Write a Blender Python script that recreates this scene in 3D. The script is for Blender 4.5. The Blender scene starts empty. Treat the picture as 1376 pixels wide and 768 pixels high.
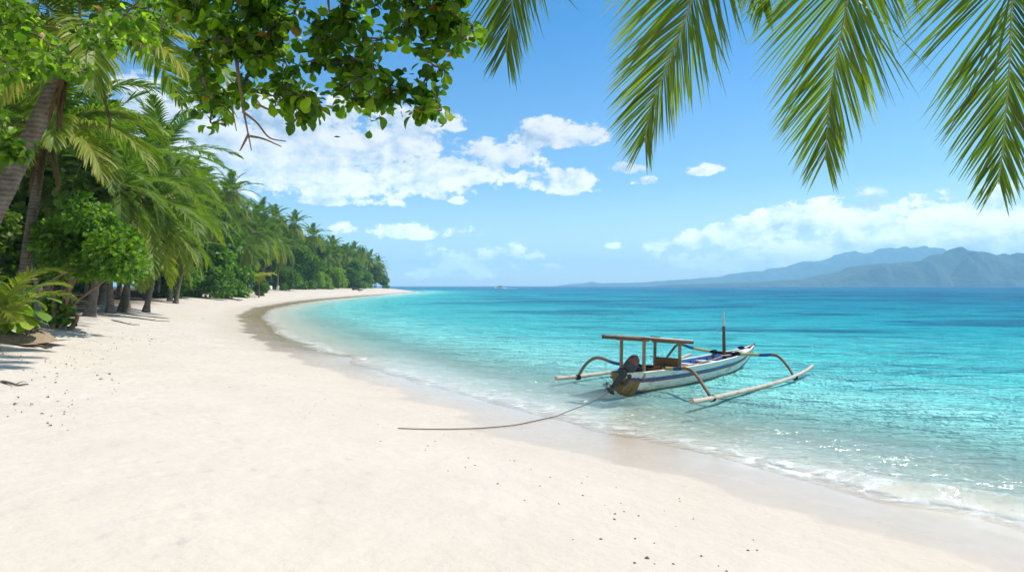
import bpy, math, random
import numpy as np
from mathutils import Vector, Matrix

R = math.radians
rng = np.random.default_rng(7)
random.seed(7)
scene = bpy.context.scene
COL = scene.collection

# ------------------------------------------------------------------ camera
EYE, F = 2.4, 917.0            # eye height over the water (m); focal length in photo pixels (1376 wide)
cam_d = bpy.data.cameras.new('camera'); cam = bpy.data.objects.new('camera', cam_d); COL.objects.link(cam)
cam_d.sensor_width = 36; cam_d.lens = 36*F/1376
cam.location = (0, 0, EYE); cam.rotation_euler = (R(90), 0, 0)
cam_d.clip_start = .05; cam_d.clip_end = 40000
scene.camera = cam
def at(px, py, d):
    return np.array([(px-688)/F*d, d, EYE+(384-py)/F*d])

SUN_AZ, SUN_EL = R(68), R(56)
sun_dir = Vector((math.sin(SUN_AZ)*math.cos(SUN_EL), math.cos(SUN_AZ)*math.cos(SUN_EL), math.sin(SUN_EL)))

# ------------------------------------------------------------------ mesh helpers
class MB:
    """Collects vertices, faces, material indices and a per-vertex random value; builds ONE mesh object."""
    def __init__(s): s.v=[]; s.q=[]; s.t=[]; s.qm=[]; s.tm=[]; s.r=[]; s.n=0
    def add(s, V, Q=None, T=None, m=0, r=0.5):
        V = np.asarray(V, float).reshape(-1,3)
        s.v.append(V); s.r.append(np.broadcast_to(np.asarray(r, float), (len(V),)))
        if Q is not None and len(Q):
            Q = np.asarray(Q, int).reshape(-1,4); s.q.append(Q+s.n); s.qm.append(np.broadcast_to(np.asarray(m), (len(Q),)))
        if T is not None and len(T):
            T = np.asarray(T, int).reshape(-1,3); s.t.append(T+s.n); s.tm.append(np.broadcast_to(np.asarray(m), (len(T),)))
        s.n += len(V); return s
    def tube(s, P, rad, n=8, m=0, cap=True, r=.5, flat=1.0):
        P = np.asarray(P, float); k = len(P); rad = np.broadcast_to(np.asarray(rad, float), (k,))
        T = np.gradient(P, axis=0); T /= np.linalg.norm(T, axis=1)[:,None]+1e-12
        up = np.array([0,0,1.]) if abs(T[0,2]) < .9 else np.array([1.,0,0])
        V = []
        for i in range(k):
            a = np.cross(T[i], up); a /= np.linalg.norm(a)+1e-12; b = np.cross(a, T[i]); up = b
            th = np.arange(n)*2*np.pi/n
            V.append(P[i]+rad[i]*(np.cos(th)[:,None]*a+flat*np.sin(th)[:,None]*b))
        V = np.concatenate(V)
        i, j = np.meshgrid(np.arange(k-1), np.arange(n), indexing='ij'); j2 = (j+1) % n
        Q = np.stack([i*n+j, i*n+j2, (i+1)*n+j2, (i+1)*n+j], -1).reshape(-1,4)
        mm = np.repeat(np.asarray(m), n) if np.ndim(m) else m
        s.add(V, Q, m=mm, r=r)
        if cap:
            for e, base in ((0,0),((k-1),(k-1)*n)):
                ring = V[base:base+n]
                W = np.vstack([ring, P[e]])
                tr = [(q,(q+1)%n,n) if e else ((q+1)%n,q,n) for q in range(n)]
                s.add(W, T=tr, m=(m[0] if e==0 else m[-1]) if np.ndim(m) else m, r=r)
        return s
    def box(s, c, h, m=0, rot=None, r=.5, bev=.12):
        """bevelled box: centre, half sizes, optional 3x3 rotation"""
        h = np.asarray(h, float); b = bev*h.min(); V=[]; 
        rings=[(-1,b,0),(-1,0,b),(1,0,b),(1,b,0)]
        def ring(z, ins, zi):
            x,y = h[0]-ins, h[1]-ins
            return [(-x,-y,z*(h[2]-zi)),(x,-y,z*(h[2]-zi)),(x,y,z*(h[2]-zi)),(-x,y,z*(h[2]-zi))]
        for z,ins,zi in rings: V += ring(z,ins,zi)
        Q=[(3,2,1,0),(12,13,14,15)]
        for k in range(3):
            for j in range(4): Q.append((k*4+j,k*4+(j+1)%4,(k+1)*4+(j+1)%4,(k+1)*4+j))
        V=np.array(V)
        if rot is not None: V = V@np.asarray(rot).T
        return s.add(V+np.asarray(c), Q, m=m, r=r)
    def build(s, name, mats, parent=None, smooth=True, link=True):
        me = bpy.data.meshes.new(name)
        V = np.concatenate(s.v); nq = sum(map(len,s.q)); nt = sum(map(len,s.t))
        loops = []
        if nq: loops.append(np.concatenate(s.q).ravel())
        if nt: loops.append(np.concatenate(s.t).ravel())
        loops = np.concatenate(loops)
        me.vertices.add(len(V)); me.vertices.foreach_set('co', V.astype(np.float32).ravel())
        me.loops.add(len(loops)); me.loops.foreach_set('vertex_index', loops.astype(np.int32))
        me.polygons.add(nq+nt)
        st = np.concatenate([np.arange(nq)*4, nq*4+np.arange(nt)*3]).astype(np.int32)
        me.polygons.foreach_set('loop_start', st)
        mi = np.concatenate([np.concatenate(x) for x in (s.qm,s.tm) if x]).astype(np.int32)
        if not isinstance(mats,(list,tuple)): mats=[mats]
        for m in mats: me.materials.append(m)
        me.polygons.foreach_set('material_index', mi)
        me.polygons.foreach_set('use_smooth', np.full(nq+nt, smooth))
        a = me.attributes.new('rnd','FLOAT','POINT'); a.data.foreach_set('value', np.concatenate(s.r).astype(np.float32))
        me.update(calc_edges=True); me.validate()
        o = bpy.data.objects.new(name, me)
        if link: COL.objects.link(o)
        if parent is not None: o.parent = parent
        return o

def tag(o, label=None, cat=None, group=None, kind=None):
    if label: o['label']=label
    if cat: o['category']=cat
    if group: o['group']=group
    if kind: o['kind']=kind
    return o
def empty(name, loc=(0,0,0), rz=0):
    o = bpy.data.objects.new(name, None); COL.objects.link(o); o.location = loc; o.rotation_euler=(0,0,rz)
    o.empty_display_size=.3; return o
def catmull(P, n):
    P = np.asarray(P,float); P = np.vstack([2*P[0]-P[1],P,2*P[-1]-P[-2]]); out=[]
    for i in range(1,len(P)-2):
        t=np.linspace(0,1,n,endpoint=False)[:,None]
        p0,p1,p2,p3=P[i-1:i+3]
        out.append(.5*((2*p1)+(p2-p0)*t+(2*p0-5*p1+4*p2-p3)*t*t+(3*p1-p0-3*p2+p3)*t**3))
    out.append(P[-2][None]); return np.concatenate(out)

# ------------------------------------------------------------------ numpy noise
def vnoise(x, y, seed=0):
    xi=np.floor(x).astype(np.int64); yi=np.floor(y).astype(np.int64); fx=x-xi; fy=y-yi
    def h(a,b):
        n=(a*374761393+b*668265263+seed*1442695041)&0xffffffff
        n=((n^(n>>13))*1274126177)&0xffffffff
        return ((n^(n>>16))&0xffff)/65535.
    u=fx*fx*(3-2*fx); v=fy*fy*(3-2*fy)
    return (h(xi,yi)*(1-u)+h(xi+1,yi)*u)*(1-v)+(h(xi,yi+1)*(1-u)+h(xi+1,yi+1)*u)*v
def fbm(x,y,o=4,seed=0,gain=.5):
    a=1;s=0;t=0
    for k in range(o):
        s=s+a*vnoise(x*2**k+17.3*k,y*2**k-9.1*k,seed+k); t+=a; a*=gain
    return s/t

# ------------------------------------------------------------------ node helpers
class NT:
    def __init__(s, tree): s.t=tree; s.N=tree.nodes; s.L=tree.links
    def node(s, typ, **kw):
        n=s.N.new(typ)
        for k,v in kw.items(): setattr(n,k,v)
        return n
    def put(s, sock, v):
        if isinstance(v, bpy.types.NodeSocket): s.L.new(v, sock)
        elif v is not None: sock.default_value = v
    def math(s, op, a, b=None, c=None, clamp=False):
        n=s.node('ShaderNodeMath', operation=op, use_clamp=clamp)
        for i,v in enumerate((a,b,c)):
            if v is not None: s.put(n.inputs[i], v)
        return n.outputs[0]
    def vmath(s, op, a, b=None):
        n=s.node('ShaderNodeVectorMath', operation=op)
        s.put(n.inputs[0],a)
        if b is not None: s.put(n.inputs[1],b)
        return n.outputs[0]
    def smooth(s, v, lo, hi, a=0., b=1.):
        n=s.node('ShaderNodeMapRange', interpolation_type='SMOOTHSTEP')
        for i,x in enumerate((v,lo,hi,a,b)): s.put(n.inputs[i],x)
        return n.outputs[0]
    def lin(s, v, lo, hi, a=0., b=1.):
        n=s.node('ShaderNodeMapRange')
        for i,x in enumerate((v,lo,hi,a,b)): s.put(n.inputs[i],x)
        return n.outputs[0]
    def mix(s, f, a, b, blend='MIX'):
        n=s.node('ShaderNodeMix', data_type='RGBA', blend_type=blend)
        s.put(n.inputs[0],f); s.put(n.inputs[6],a if isinstance(a,bpy.types.NodeSocket) else (*a,1)); s.put(n.inputs[7],b if isinstance(b,bpy.types.NodeSocket) else (*b,1))
        return n.outputs[2]
    def ramp(s, f, stops, interp='LINEAR'):
        n=s.node('ShaderNodeValToRGB'); e=n.color_ramp; e.interpolation=interp
        while len(e.elements)<len(stops): e.elements.new(.5)
        for el,(p,c) in zip(e.elements,stops): el.position=p; el.color=(*c,1)
        s.put(n.inputs[0],f); return n.outputs[0]
    def noise(s, vec, scale, detail=3, rough=.5, dist=0., dim='3D'):
        n=s.node('ShaderNodeTexNoise', noise_dimensions=dim)
        if vec is not None: s.put(n.inputs['Vector'],vec)
        s.put(n.inputs['Scale'],scale); s.put(n.inputs['Detail'],detail); s.put(n.inputs['Roughness'],rough); s.put(n.inputs['Distortion'],dist)
        return n.outputs[0]
    def attr(s, name):
        n=s.node('ShaderNodeAttribute', attribute_name=name); return n.outputs['Fac']
    def pos(s): return s.node('ShaderNodeNewGeometry').outputs['Position']
    def obj(s): return s.node('ShaderNodeTexCoord').outputs['Object']
    def mapping(s, vec, scale=(1,1,1), rot=(0,0,0), loc=(0,0,0)):
        n=s.node('ShaderNodeMapping'); s.put(n.inputs[0],vec); n.inputs[1].default_value=loc; n.inputs[2].default_value=rot; n.inputs[3].default_value=scale; return n.outputs[0]
    def bump(s, h, dist=.01, strength=1., normal=None):
        n=s.node('ShaderNodeBump'); s.put(n.inputs['Height'],h); n.inputs['Distance'].default_value=dist; n.inputs['Strength'].default_value=strength
        if normal is not None: s.put(n.inputs['Normal'],normal)
        return n.outputs[0]
    def principled(s, color, rough=.6, spec=.5, normal=None, metal=0.):
        n=s.node('ShaderNodeBsdfPrincipled')
        s.put(n.inputs['Base Color'], color if isinstance(color,bpy.types.NodeSocket) else (*color,1)); s.put(n.inputs['Roughness'],rough)
        s.put(n.inputs['Specular IOR Level'],spec); s.put(n.inputs['Metallic'],metal)
        if normal is not None: s.put(n.inputs['Normal'],normal)
        return n.outputs[0]
    def mixs(s, f, a, b):
        n=s.node('ShaderNodeMixShader'); s.put(n.inputs[0],f); s.L.new(a,n.inputs[1]); s.L.new(b,n.inputs[2]); return n.outputs[0]
def material(name):
    m=bpy.data.materials.new(name); m.use_nodes=True; m.node_tree.nodes.clear()
    n=NT(m.node_tree); out=n.node('ShaderNodeOutputMaterial'); n.out=out; return m,n
def surf(n, sh): n.L.new(sh, n.out.inputs['Surface'])

def leaf_mat(name, stops, transl=.35, rough=.42, spec=.4, tcol=1.6):
    m,n=material(name)
    f=n.attr('rnd')
    c=n.ramp(f,stops)
    p=n.principled(c,rough,spec)
    t=n.node('ShaderNodeBsdfTranslucent')
    tc=n.mix(1.0,c,(tcol*.95,tcol*1.15,tcol*.35),'MULTIPLY'); n.put(t.inputs[0],tc)
    surf(n,n.mixs(transl,p,t.outputs[0])); return m
def plain_mat(name, col, rough=.6, var=.25, scale=6., spec=.4, bump=.0, dark=None, stretch=(1,1,1), metal=0.):
    """painted / wooden / metal surface with wear noise"""
    m,n=material(name); v=n.mapping(n.obj(),stretch)
    a=n.noise(v,scale,5,.6); b=n.noise(v,scale*7,3,.6)
    k=n.lin(a,.3,.7,1-var,1+var*.4)
    d=dark or tuple(x*.45 for x in col)
    c=n.mix(n.smooth(n.math('ADD',n.math('MULTIPLY',a,.7),n.math('MULTIPLY',b,.3)),.50,.64,0,.75 if var>.2 else .35),col,d)
    h=n.math('ADD',a,n.math('MULTIPLY',b,.4))
    nb=n.bump(h,bump) if bump else None
    surf(n,n.principled(c,n.lin(b,.3,.7,rough-.08,min(1,rough+.12)),spec,nb,metal)); return m

# ------------------------------------------------------------------ shoreline, terrain function
SHORE_IN = [(16,-60),(11.5,-25),(9.4,-10),(8.0,-2),(6.6,3),(5.03,6.71),(4.21,7.70),(3.60,8.87),(2.72,9.91),(1.385,11.34),(.1,13.4),(-1.6,16.2),(-4.18,20.4),
 (-7.2,25.6),(-10.7,32.4),(-16.0,44.9),(-20.9,57.9),(-25.9,75.9),(-30.6,104.8),(-33.6,146.7),(-34.8,200),(-37,255),(-42,300),(-50,330),(-68,355),(-110,380),(-300,430),(-1200,560),(-7000,800)]
SHORE = catmull(SHORE_IN,6)
FOREST_IN = [(-11.5,-60),(-12.5,-20),(-12.3,0),(-12.6,10),(-13.6,16),(-15.0,22.5),(-18.3,30),(-24.5,42),(-34,70),(-43,100),(-50,140),(-55,190),(-57.5,240),(-60,290),(-66,316),(-75,335),(-120,355),(-310,400),(-1200,530),(-6800,770)]
FOREST = catmull(FOREST_IN,6)
def sdist(line, X, Y):
    """distance to the polyline, positive on the land side"""
    P=np.stack([X,Y],-1); best=np.full(X.shape,1e18)
    for a,b in zip(line[:-1],line[1:]):
        d=b-a; L=d@d
        t=np.clip(((P-a)@d)/L,0,1); q=P-a-t[...,None]*d
        best=np.minimum(best,(q*q).sum(-1))
    poly=np.vstack([line,[(-7000,-60)]]); inside=np.zeros(X.shape,bool)
    x1,y1=poly[-1]
    for x2,y2 in poly:
        c=((y2>Y)!=(y1>Y))
        if y1!=y2: inside^= c&(X<(x1-x2)*(Y-y2)/(y1-y2)+x2)
        x1,y1=x2,y2
    # everything behind the camera (y < -60) on the left of x=16 is land too
    inside |= (Y<=-60)&(X<line[0][0])
    return np.where(inside,1,-1)*np.sqrt(best)
S_P=[-9000,-2500,-800,-300,-120,-60,-30,-14,-6,-2.5,0,2.5,5,7,11,16,20,30,60,9000]
Z_P=[-34,-30,-20,-12,-7,-4.2,-2.3,-1.1,-.5,-.18,0,.23,.55,.80,1.22,1.45,1.55,1.65,1.8,2.2]
def terrain(X,Y):
    X=np.asarray(X,float); Y=np.asarray(Y,float)
    s=sdist(SHORE,X,Y); f=sdist(FOREST,X,Y)
    s=s+(fbm(X*.35,Y*.35,3,3)-.5)*.9*np.clip(1-np.abs(s)/6,0,1)
    z=np.interp(s,S_P,Z_P)
    dry=np.clip((s-3)/3,0,1)
    rough=np.clip((f+9)/7,.12,1)
    z=z+dry*((fbm(X*1.1,Y*1.1,3,11)-.5)*.09*rough+(fbm(X*3.1,Y*3.1,3,5)-.5)*.055*rough)
    z=z+np.exp(-((f-.3)/1.5)**2)*(fbm(X*.45,Y*.45,3,21)-.35)*.42      # eroded bank under the trees
    z=z+dry*(fbm(X*.13,Y*.13,2,31)-.5)*.14
    return z,s,f
def gz(x,y): return float(terrain(np.array([x]),np.array([y]))[0][0])

def graded(lo, hi, a, b, step, g):
    c=list(np.arange(a,b+1e-6,step)); s=step
    while c[-1]<hi: s*=g; c.append(c[-1]+s)
    s=step
    while c[0]>lo: s*=g; c.insert(0,c[0]-s)
    return np.array(c)
def sheet(name, xs, ys, fz, mat, attrs):
    X,Y=np.meshgrid(xs,ys,indexing='xy'); Z,A=fz(X.ravel(),Y.ravel())
    V=np.stack([X.ravel(),Y.ravel(),Z],-1); nx,ny=len(xs),len(ys)
    j,i=np.meshgrid(np.arange(ny-1),np.arange(nx-1),indexing='ij')
    Q=np.stack([j*nx+i,j*nx+i+1,(j+1)*nx+i+1,(j+1)*nx+i],-1).reshape(-1,4)
    mb=MB(); mb.add(V,Q); o=mb.build(name,mat)
    for k,v in A.items():
        a=o.data.attributes.new(k,'FLOAT','POINT'); a.data.foreach_set('value',v.astype(np.float32))
    return o

# ---- sand material
m_sand,n=material('coral sand')
P=n.pos(); s=n.attr('shore'); f=n.attr('forest')
nz=n.noise(P,.8,5,.6); nf=n.noise(P,9,4,.65); ng=n.noise(P,160,2,.7); nm=n.noise(P,3.0,4,.6)
edge=n.noise(n.mapping(P,(1,1,0)),.55,4,.55)
s2=n.math('ADD',s,n.math('MULTIPLY',n.math('SUBTRACT',edge,.5),2.2))
wet=n.smooth(s2,1.6,1.95,1,0)
soak=n.smooth(s2,2.0,4.2,1,0)
dry=n.mix(n.lin(nz,.3,.7),(.525,.462,.388),(.57,.503,.426))
dry=n.mix(n.smooth(nf,.5,.75,0,.13),dry,(.45,.39,.32))
dry=n.mix(n.smooth(ng,.58,.75,0,.16),dry,(.38,.32,.25))
far=n.smooth(n.node('ShaderNodeSeparateXYZ').outputs[0],0,1)
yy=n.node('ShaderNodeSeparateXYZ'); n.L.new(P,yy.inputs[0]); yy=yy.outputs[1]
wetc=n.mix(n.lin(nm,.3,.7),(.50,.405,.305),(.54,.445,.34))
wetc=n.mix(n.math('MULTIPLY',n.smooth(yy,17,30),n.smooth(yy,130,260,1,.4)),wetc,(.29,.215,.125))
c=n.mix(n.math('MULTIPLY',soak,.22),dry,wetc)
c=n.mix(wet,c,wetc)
c=n.mix(n.smooth(s2,.3,-.6),c,n.mix(n.lin(nm,.3,.7),(.64,.585,.48),(.72,.66,.56)))
litter_shade=n.smooth(n.math('ADD',f,n.math('MULTIPLY',n.math('SUBTRACT',nz,.5),7.)),-1.2,2.2)  # leaf litter, mask widened seaward to paint the shade under the trees too
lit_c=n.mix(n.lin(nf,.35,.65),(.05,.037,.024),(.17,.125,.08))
c=n.mix(litter_shade,c,lit_c)
fleck=n.math('MULTIPLY',n.smooth(n.noise(P,22,3,.7),.64,.70),n.smooth(n.math('ADD',f,n.math('MULTIPLY',n.math('SUBTRACT',nz,.5),5.)),-7,0))
c=n.mix(n.math('MULTIPLY',fleck,.75),c,(.13,.09,.055))
vor=n.node('ShaderNodeTexVoronoi',feature='SMOOTH_F1'); n.put(vor.inputs['Vector'],n.mapping(P,(1,1,.2))); vor.inputs['Scale'].default_value=2.6; vor.inputs['Smoothness'].default_value=.3
foot=n.math('MULTIPLY',n.smooth(vor.outputs['Distance'],.10,.34),n.math('MULTIPLY',n.smooth(n.noise(P,.45,2,.5),.44,.56),n.smooth(s,2.6,5)))
h=n.math('ADD',n.math('MULTIPLY',foot,.34),n.math('MULTIPLY',nm,1.0))
h=n.math('ADD',h,n.math('MULTIPLY',n.smooth(f,-11,-3),n.math('MULTIPLY',n.noise(P,5.5,4,.6),1.3)),n.math('ADD',n.math('MULTIPLY',nf,.35),n.math('MULTIPLY',ng,.05)))
drym=n.math('SUBTRACT',1.,wet)
bn=n.node('ShaderNodeBump'); n.put(bn.inputs['Height'],h); bn.inputs['Distance'].default_value=.05
n.put(bn.inputs['Strength'],n.lin(wet,0,1,.75,.03))
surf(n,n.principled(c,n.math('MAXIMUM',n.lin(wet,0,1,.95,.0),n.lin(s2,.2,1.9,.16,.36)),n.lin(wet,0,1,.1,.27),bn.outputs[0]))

xs=graded(-7000,7000,-17,9,.15,1.07); ys=graded(-300,7000,3,26,.15,1.055)
def f_ground(X,Y):
    z,s,f=terrain(X,Y); return z,{'shore':s,'forest':f}
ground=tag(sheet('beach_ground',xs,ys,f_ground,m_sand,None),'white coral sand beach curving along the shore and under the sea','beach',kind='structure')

# ---- water
m_water,n=material('lagoon water')
P=n.pos(); s=n.attr('shore'); d=n.math('MULTIPLY',s,-1.)
pn=n.noise(n.mapping(P,(.035,.075,0)),1,4,.6,.6)
ps=n.noise(n.mapping(P,(.12,.42,0),(0,0,R(-14))),1,5,.6,.3)
# bed colour seen through the water: pale sand, turquoise, then reef patches and deep blue
ld=n.math('LOGARITHM',n.math('ADD',n.math('MAXIMUM',n.math('ADD',d,n.math('MULTIPLY',n.math('SUBTRACT',pn,.5),n.math('MULTIPLY',d,.5))),0.),1.),10.)   # log10(1+d)
body=n.ramp(n.math('DIVIDE',ld,3.6),[(0,(.62,.74,.62)),(.14,(.54,.86,.77)),(.22,(.32,.80,.74)),(.32,(.10,.65,.65)),(.42,(.022,.46,.55)),(.52,(.010,.32,.47)),(.60,(.008,.20,.36)),(.67,(.010,.25,.40)),(.76,(.006,.13,.30)),(.90,(.004,.06,.21))])
reef=n.math('MULTIPLY',n.smooth(pn,.47,.60),n.smooth(d,9,26))
body=n.mix(n.math('MULTIPLY',reef,.62),body,(.004,.075,.22))
body=n.mix(n.math('MULTIPLY',n.smooth(ps,.5,.68),n.smooth(d,4,16,0,.68)),body,(.004,.11,.25))  # dark ripple facets painted into the body colour as streaks
body=n.mix(n.math('MULTIPLY',n.smooth(ps,.5,.33),n.smooth(d,3,12,0,.35)),body,(.05,.46,.52))  # lighter ripple streaks, painted into the colour as well
opac=n.smooth(n.math('ADD',d,n.math('MULTIPLY',pn,1.)),.5,7.5,0.0,.95)
tint=n.ramp(n.math('DIVIDE',d,8.),[(0,(1,1,.99)),(.15,(.95,1,.98)),(.5,(.85,1,.98)),(1,(.66,.99,.96))])
# ripples
wv=n.mapping(P,(.55,1.5,1),(0,0,R(-20)))
b1=n.noise(wv,.9,3,.5,.4); b2=n.noise(wv,3.2,3,.55,.5); b3=n.noise(P,11.,2,.5)
b0=n.noise(n.mapping(P,(.14,.4,1),(0,0,R(-16))),1,3,.5,.3)
calm=n.smooth(d,0,5,.25,1)
hh=n.math('ADD',n.math('MULTIPLY',b0,1.1),n.math('ADD',n.math('MULTIPLY',b1,.76),n.math('ADD',n.math('MULTIPLY',b2,.33),n.math('MULTIPLY',b3,.11))))
bn=n.node('ShaderNodeBump'); n.put(bn.inputs['Height'],hh); bn.inputs['Distance'].default_value=1.7; n.put(bn.inputs['Strength'],calm)
nor=bn.outputs[0]
# foam along the swash
fn=n.noise(P,3.2,6,.68,.8); fl=n.noise(P,1.1,3,.5)
dd=n.math('ADD',d,n.math('MULTIPLY',n.math('SUBTRACT',fl,.5),.9))
foam=n.math('MULTIPLY',n.smooth(dd,-.35,.12),n.smooth(dd,.15,.85,1,0))
foam=n.math('MULTIPLY',n.math('MULTIPLY',foam,n.smooth(fn,.44,.68)),n.lin(n.noise(P,.35,2,.5),.35,.65,.25,.95))
lace=n.math('MULTIPLY',n.smooth(dd,.4,.9),n.smooth(dd,1.2,3.2,1,0)); lace=n.math('MULTIPLY',n.math('MULTIPLY',lace,n.smooth(n.noise(P,5.,5,.7,1.5),.56,.66)),.55)
foam=n.math('MINIMUM',n.math('ADD',foam,lace),.92)
tr=n.node('ShaderNodeBsdfTransparent'); n.put(tr.inputs[0],tint)
df=n.node('ShaderNodeBsdfDiffuse'); n.put(df.inputs[0],body); n.put(df.inputs['Normal'],nor)
sh=n.mixs(opac,tr.outputs[0],df.outputs[0])
gl=n.node('ShaderNodeBsdfGlossy'); gl.inputs['Color'].default_value=(1,1,1,1); n.put(gl.inputs['Roughness'],.07); n.put(gl.inputs['Normal'],nor)
fr=n.node('ShaderNodeFresnel'); fr.inputs[0].default_value=1.33; n.put(fr.inputs['Normal'],nor)
sh=n.mixs(n.math('MINIMUM',n.math('MULTIPLY',fr.outputs[0],n.smooth(d,0,7,.62,.85)),.55),sh,gl.outputs[0])
fo=n.node('ShaderNodeBsdfDiffuse'); fo.inputs[0].default_value=(.86,.85,.82,1)
surf(n,n.mixs(foam,sh,fo.outputs[0]))

WAVES=[(rng.uniform(.7,4.5),rng.normal(R(245),.42),rng.uniform(0,6.28)) for _ in range(16)]
def f_water(X,Y):
    s=sdist(SHORE,X,Y); s0=s.copy()
    s=s+(fbm(X*.35,Y*.35,3,3)-.5)*.9*np.clip(1-np.abs(s)/6,0,1)
    z=np.zeros_like(X); dist=np.hypot(X,Y)
    for lam,an,ph in WAVES:
        k=2*np.pi/lam; p=k*(X*np.cos(an)+Y*np.sin(an))+ph+3*fbm(X*.15/lam*2,Y*.15/lam*2,2,int(lam*50))
        z+=.011*lam*(.637-np.abs(np.sin(p/2)))*np.clip(1-dist/(lam*26),0,1)
    z*=np.clip((-s-1.0)/6,0,1)
    # small curling lip where the swash runs up on the near beach
    lip=np.clip((X-2.6)/2.2,0,1)*np.clip((9.5-Y)/1.2,0,1)*(.5+fbm(X*.9,Y*.9,2,77))
    z+=.13*lip*np.where(s>-.40,np.exp(-((s+.40)/.11)**2),np.exp(-((s+.40)/.34)**2))
    z+=.014+.012*np.clip(1+s/1.2,0,1)*np.clip(fbm(X*1.3,Y*1.3,3,44)-.3,0,1)*2
    return z,{'shore':s}
xs=graded(-7000,7000,-7,15,.11,1.06); ys=graded(-300,7000,5,24,.11,1.05)
water=tag(sheet('sea_water',xs,ys,f_water,m_water,None),'clear turquoise lagoon turning deep blue toward the horizon','sea',kind='structure')

# ------------------------------------------------------------------ far hills
m_hill,n=material('forested hill')
P=n.pos(); a=n.noise(P,.006,6,.6); b=n.noise(P,.03,4,.6)
surf(n,n.principled(n.mix(n.lin(a,.35,.65),(.03,.055,.04),(.07,.095,.065)),.95,.05,n.bump(b,14)))
def hills(name,label,prof,d0,depth,seed,rough):
    us=np.linspace(prof[0][0],prof[-1][0],420); ts=np.linspace(-1,1.0,60)
    h=np.interp(us,[p[0] for p in prof],[p[1] for p in prof]); h=h*(1+(fbm(us*.06,us*0+seed,4,seed)-.5)*.28)
    U,T=np.meshgrid(us,ts); H=np.broadcast_to(h,U.shape)
    D=d0+T*depth*(.35+.65*np.clip(H/60.,0,1)); X=(U-688)/F*d0; 
    rid=1-np.abs(2*fbm(X*.0035,D*.0035,5,seed)-1)*1.7
    prof_t=np.clip(1-np.abs(T)**1.25,0,1)
    Z=(H/F*d0)*(prof_t*(1+rough*.0)+rough*(rid-.6)*np.clip(prof_t*3,0,1)*(1-prof_t)*1.3)
    Z+= (fbm(X*.02,D*.02,3,seed+5)-.4)*H/F*d0*.10
    Z=np.where(H<=.01,-3,Z); Z=np.where(np.abs(T)>.999,-3,Z)
    V=np.stack([X,D,Z],-1).reshape(-1,3); nx,ny=len(us),len(ts)
    j,i=np.meshgrid(np.arange(ny-1),np.arange(nx-1),indexing='ij')
    Q=np.stack([j*nx+i,j*nx+i+1,(j+1)*nx+i+1,(j+1)*nx+i],-1).reshape(-1,4)
    mb=MB(); mb.add(V,Q); return tag(mb.build(name,m_hill),label,'hills',kind='structure')
hills('hills','near blue-green range with a rounded peak across the strait',
 [(880,0),(890,2),(960,4),(1030,6),(1090,11),(1130,19),(1160,27),(1185,31),(1205,29),(1235,33),(1262,44),(1285,49),(1305,47),(1330,40),(1352,41),(1380,42),(1420,48),(1480,38),(1560,30),(1700,20),(1800,0)],2700,360,3,1.9)
hills('hills','pale far mountain range fading into the cloud',
 [(745,0),(765,3),(785,4),(795,7),(806,4),(850,5),(920,9),(980,15),(1010,19),(1050,24),(1100,36),(1150,45),(1190,50),(1240,52),(1300,44),(1360,40),(1450,30),(1600,14),(1750,0)],4900,420,9,1.4)

# ------------------------------------------------------------------ vegetation materials
m_frond=leaf_mat('palm leaflet',[(0,(.05,.10,.012)),(.4,(.115,.18,.018)),(.7,(.21,.245,.028)),(.9,(.30,.27,.04)),(1,(.36,.25,.06))],.4,.5,.3,1.8)
m_hang=leaf_mat('overhanging palm leaflet',[(0,(.04,.075,.010)),(.55,(.115,.17,.016)),(.85,(.22,.245,.03)),(1,(.24,.16,.05))],.45,.36,.45,2.0)
m_rachis=plain_mat('palm midrib',(.30,.29,.085),.5,.2,9,.4)
m_deadfrond=plain_mat('dead palm leaf',(.20,.125,.06),.85,.3,12,.1)
m_broad=leaf_mat('broad leaf',[(0,(.035,.09,.010)),(.5,(.085,.18,.015)),(.85,(.16,.27,.02)),(1,(.24,.30,.03))],.36,.5,.28,1.8)
m_lime=leaf_mat('lime leaf',[(0,(.08,.16,.012)),(.5,(.16,.26,.018)),(1,(.28,.36,.03))],.4,.5,.25,1.8)
m_dark=leaf_mat('dark leaf',[(0,(.04,.08,.010)),(.6,(.105,.165,.014)),(1,(.18,.23,.022))],.32,.5,.25)
m_over=leaf_mat('sea almond leaf',[(0,(.022,.05,.006)),(.45,(.065,.12,.009)),(.8,(.15,.225,.012)),(.97,(.22,.27,.02)),(1,(.25,.12,.03))],.55,.4,.35,2.6)
m_taro=leaf_mat('wide yellow green leaf',[(0,(.12,.22,.02)),(.5,(.2,.30,.03)),(1,(.33,.38,.05))],.35,.35,.4)
m_bark,n=material('grey brown bark'); v=n.mapping(n.obj(),(7,7,1.6)); a=n.noise(v,1,6,.65)
surf(n,n.principled(n.ramp(a,[(.3,(.06,.045,.032)),(.55,(.17,.13,.095)),(.75,(.28,.235,.19))]),.9,.1,n.bump(a,.05)))
m_palmbark,n=material('ringed palm bark'); o_=n.obj()
wvt=n.node('ShaderNodeTexWave',wave_type='BANDS',bands_direction='Z'); n.put(wvt.inputs['Vector'],o_); wvt.inputs['Scale'].default_value=3.2; wvt.inputs['Distortion'].default_value=3.5; wvt.inputs['Detail'].default_value=3; wvt.inputs['Detail Scale'].default_value=1.5
a=n.noise(o_,5,5,.65)
k=n.math('ADD',n.math('MULTIPLY',wvt.outputs['Fac'],.16),n.math('MULTIPLY',a,.85))
surf(n,n.principled(n.ramp(k,[(.25,(.075,.06,.045)),(.55,(.19,.155,.12)),(.8,(.30,.26,.21))]),.88,.15,n.bump(k,.04)))
m_twig=plain_mat('pale twig',(.30,.20,.12),.85,.3,10,.1)
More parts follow.
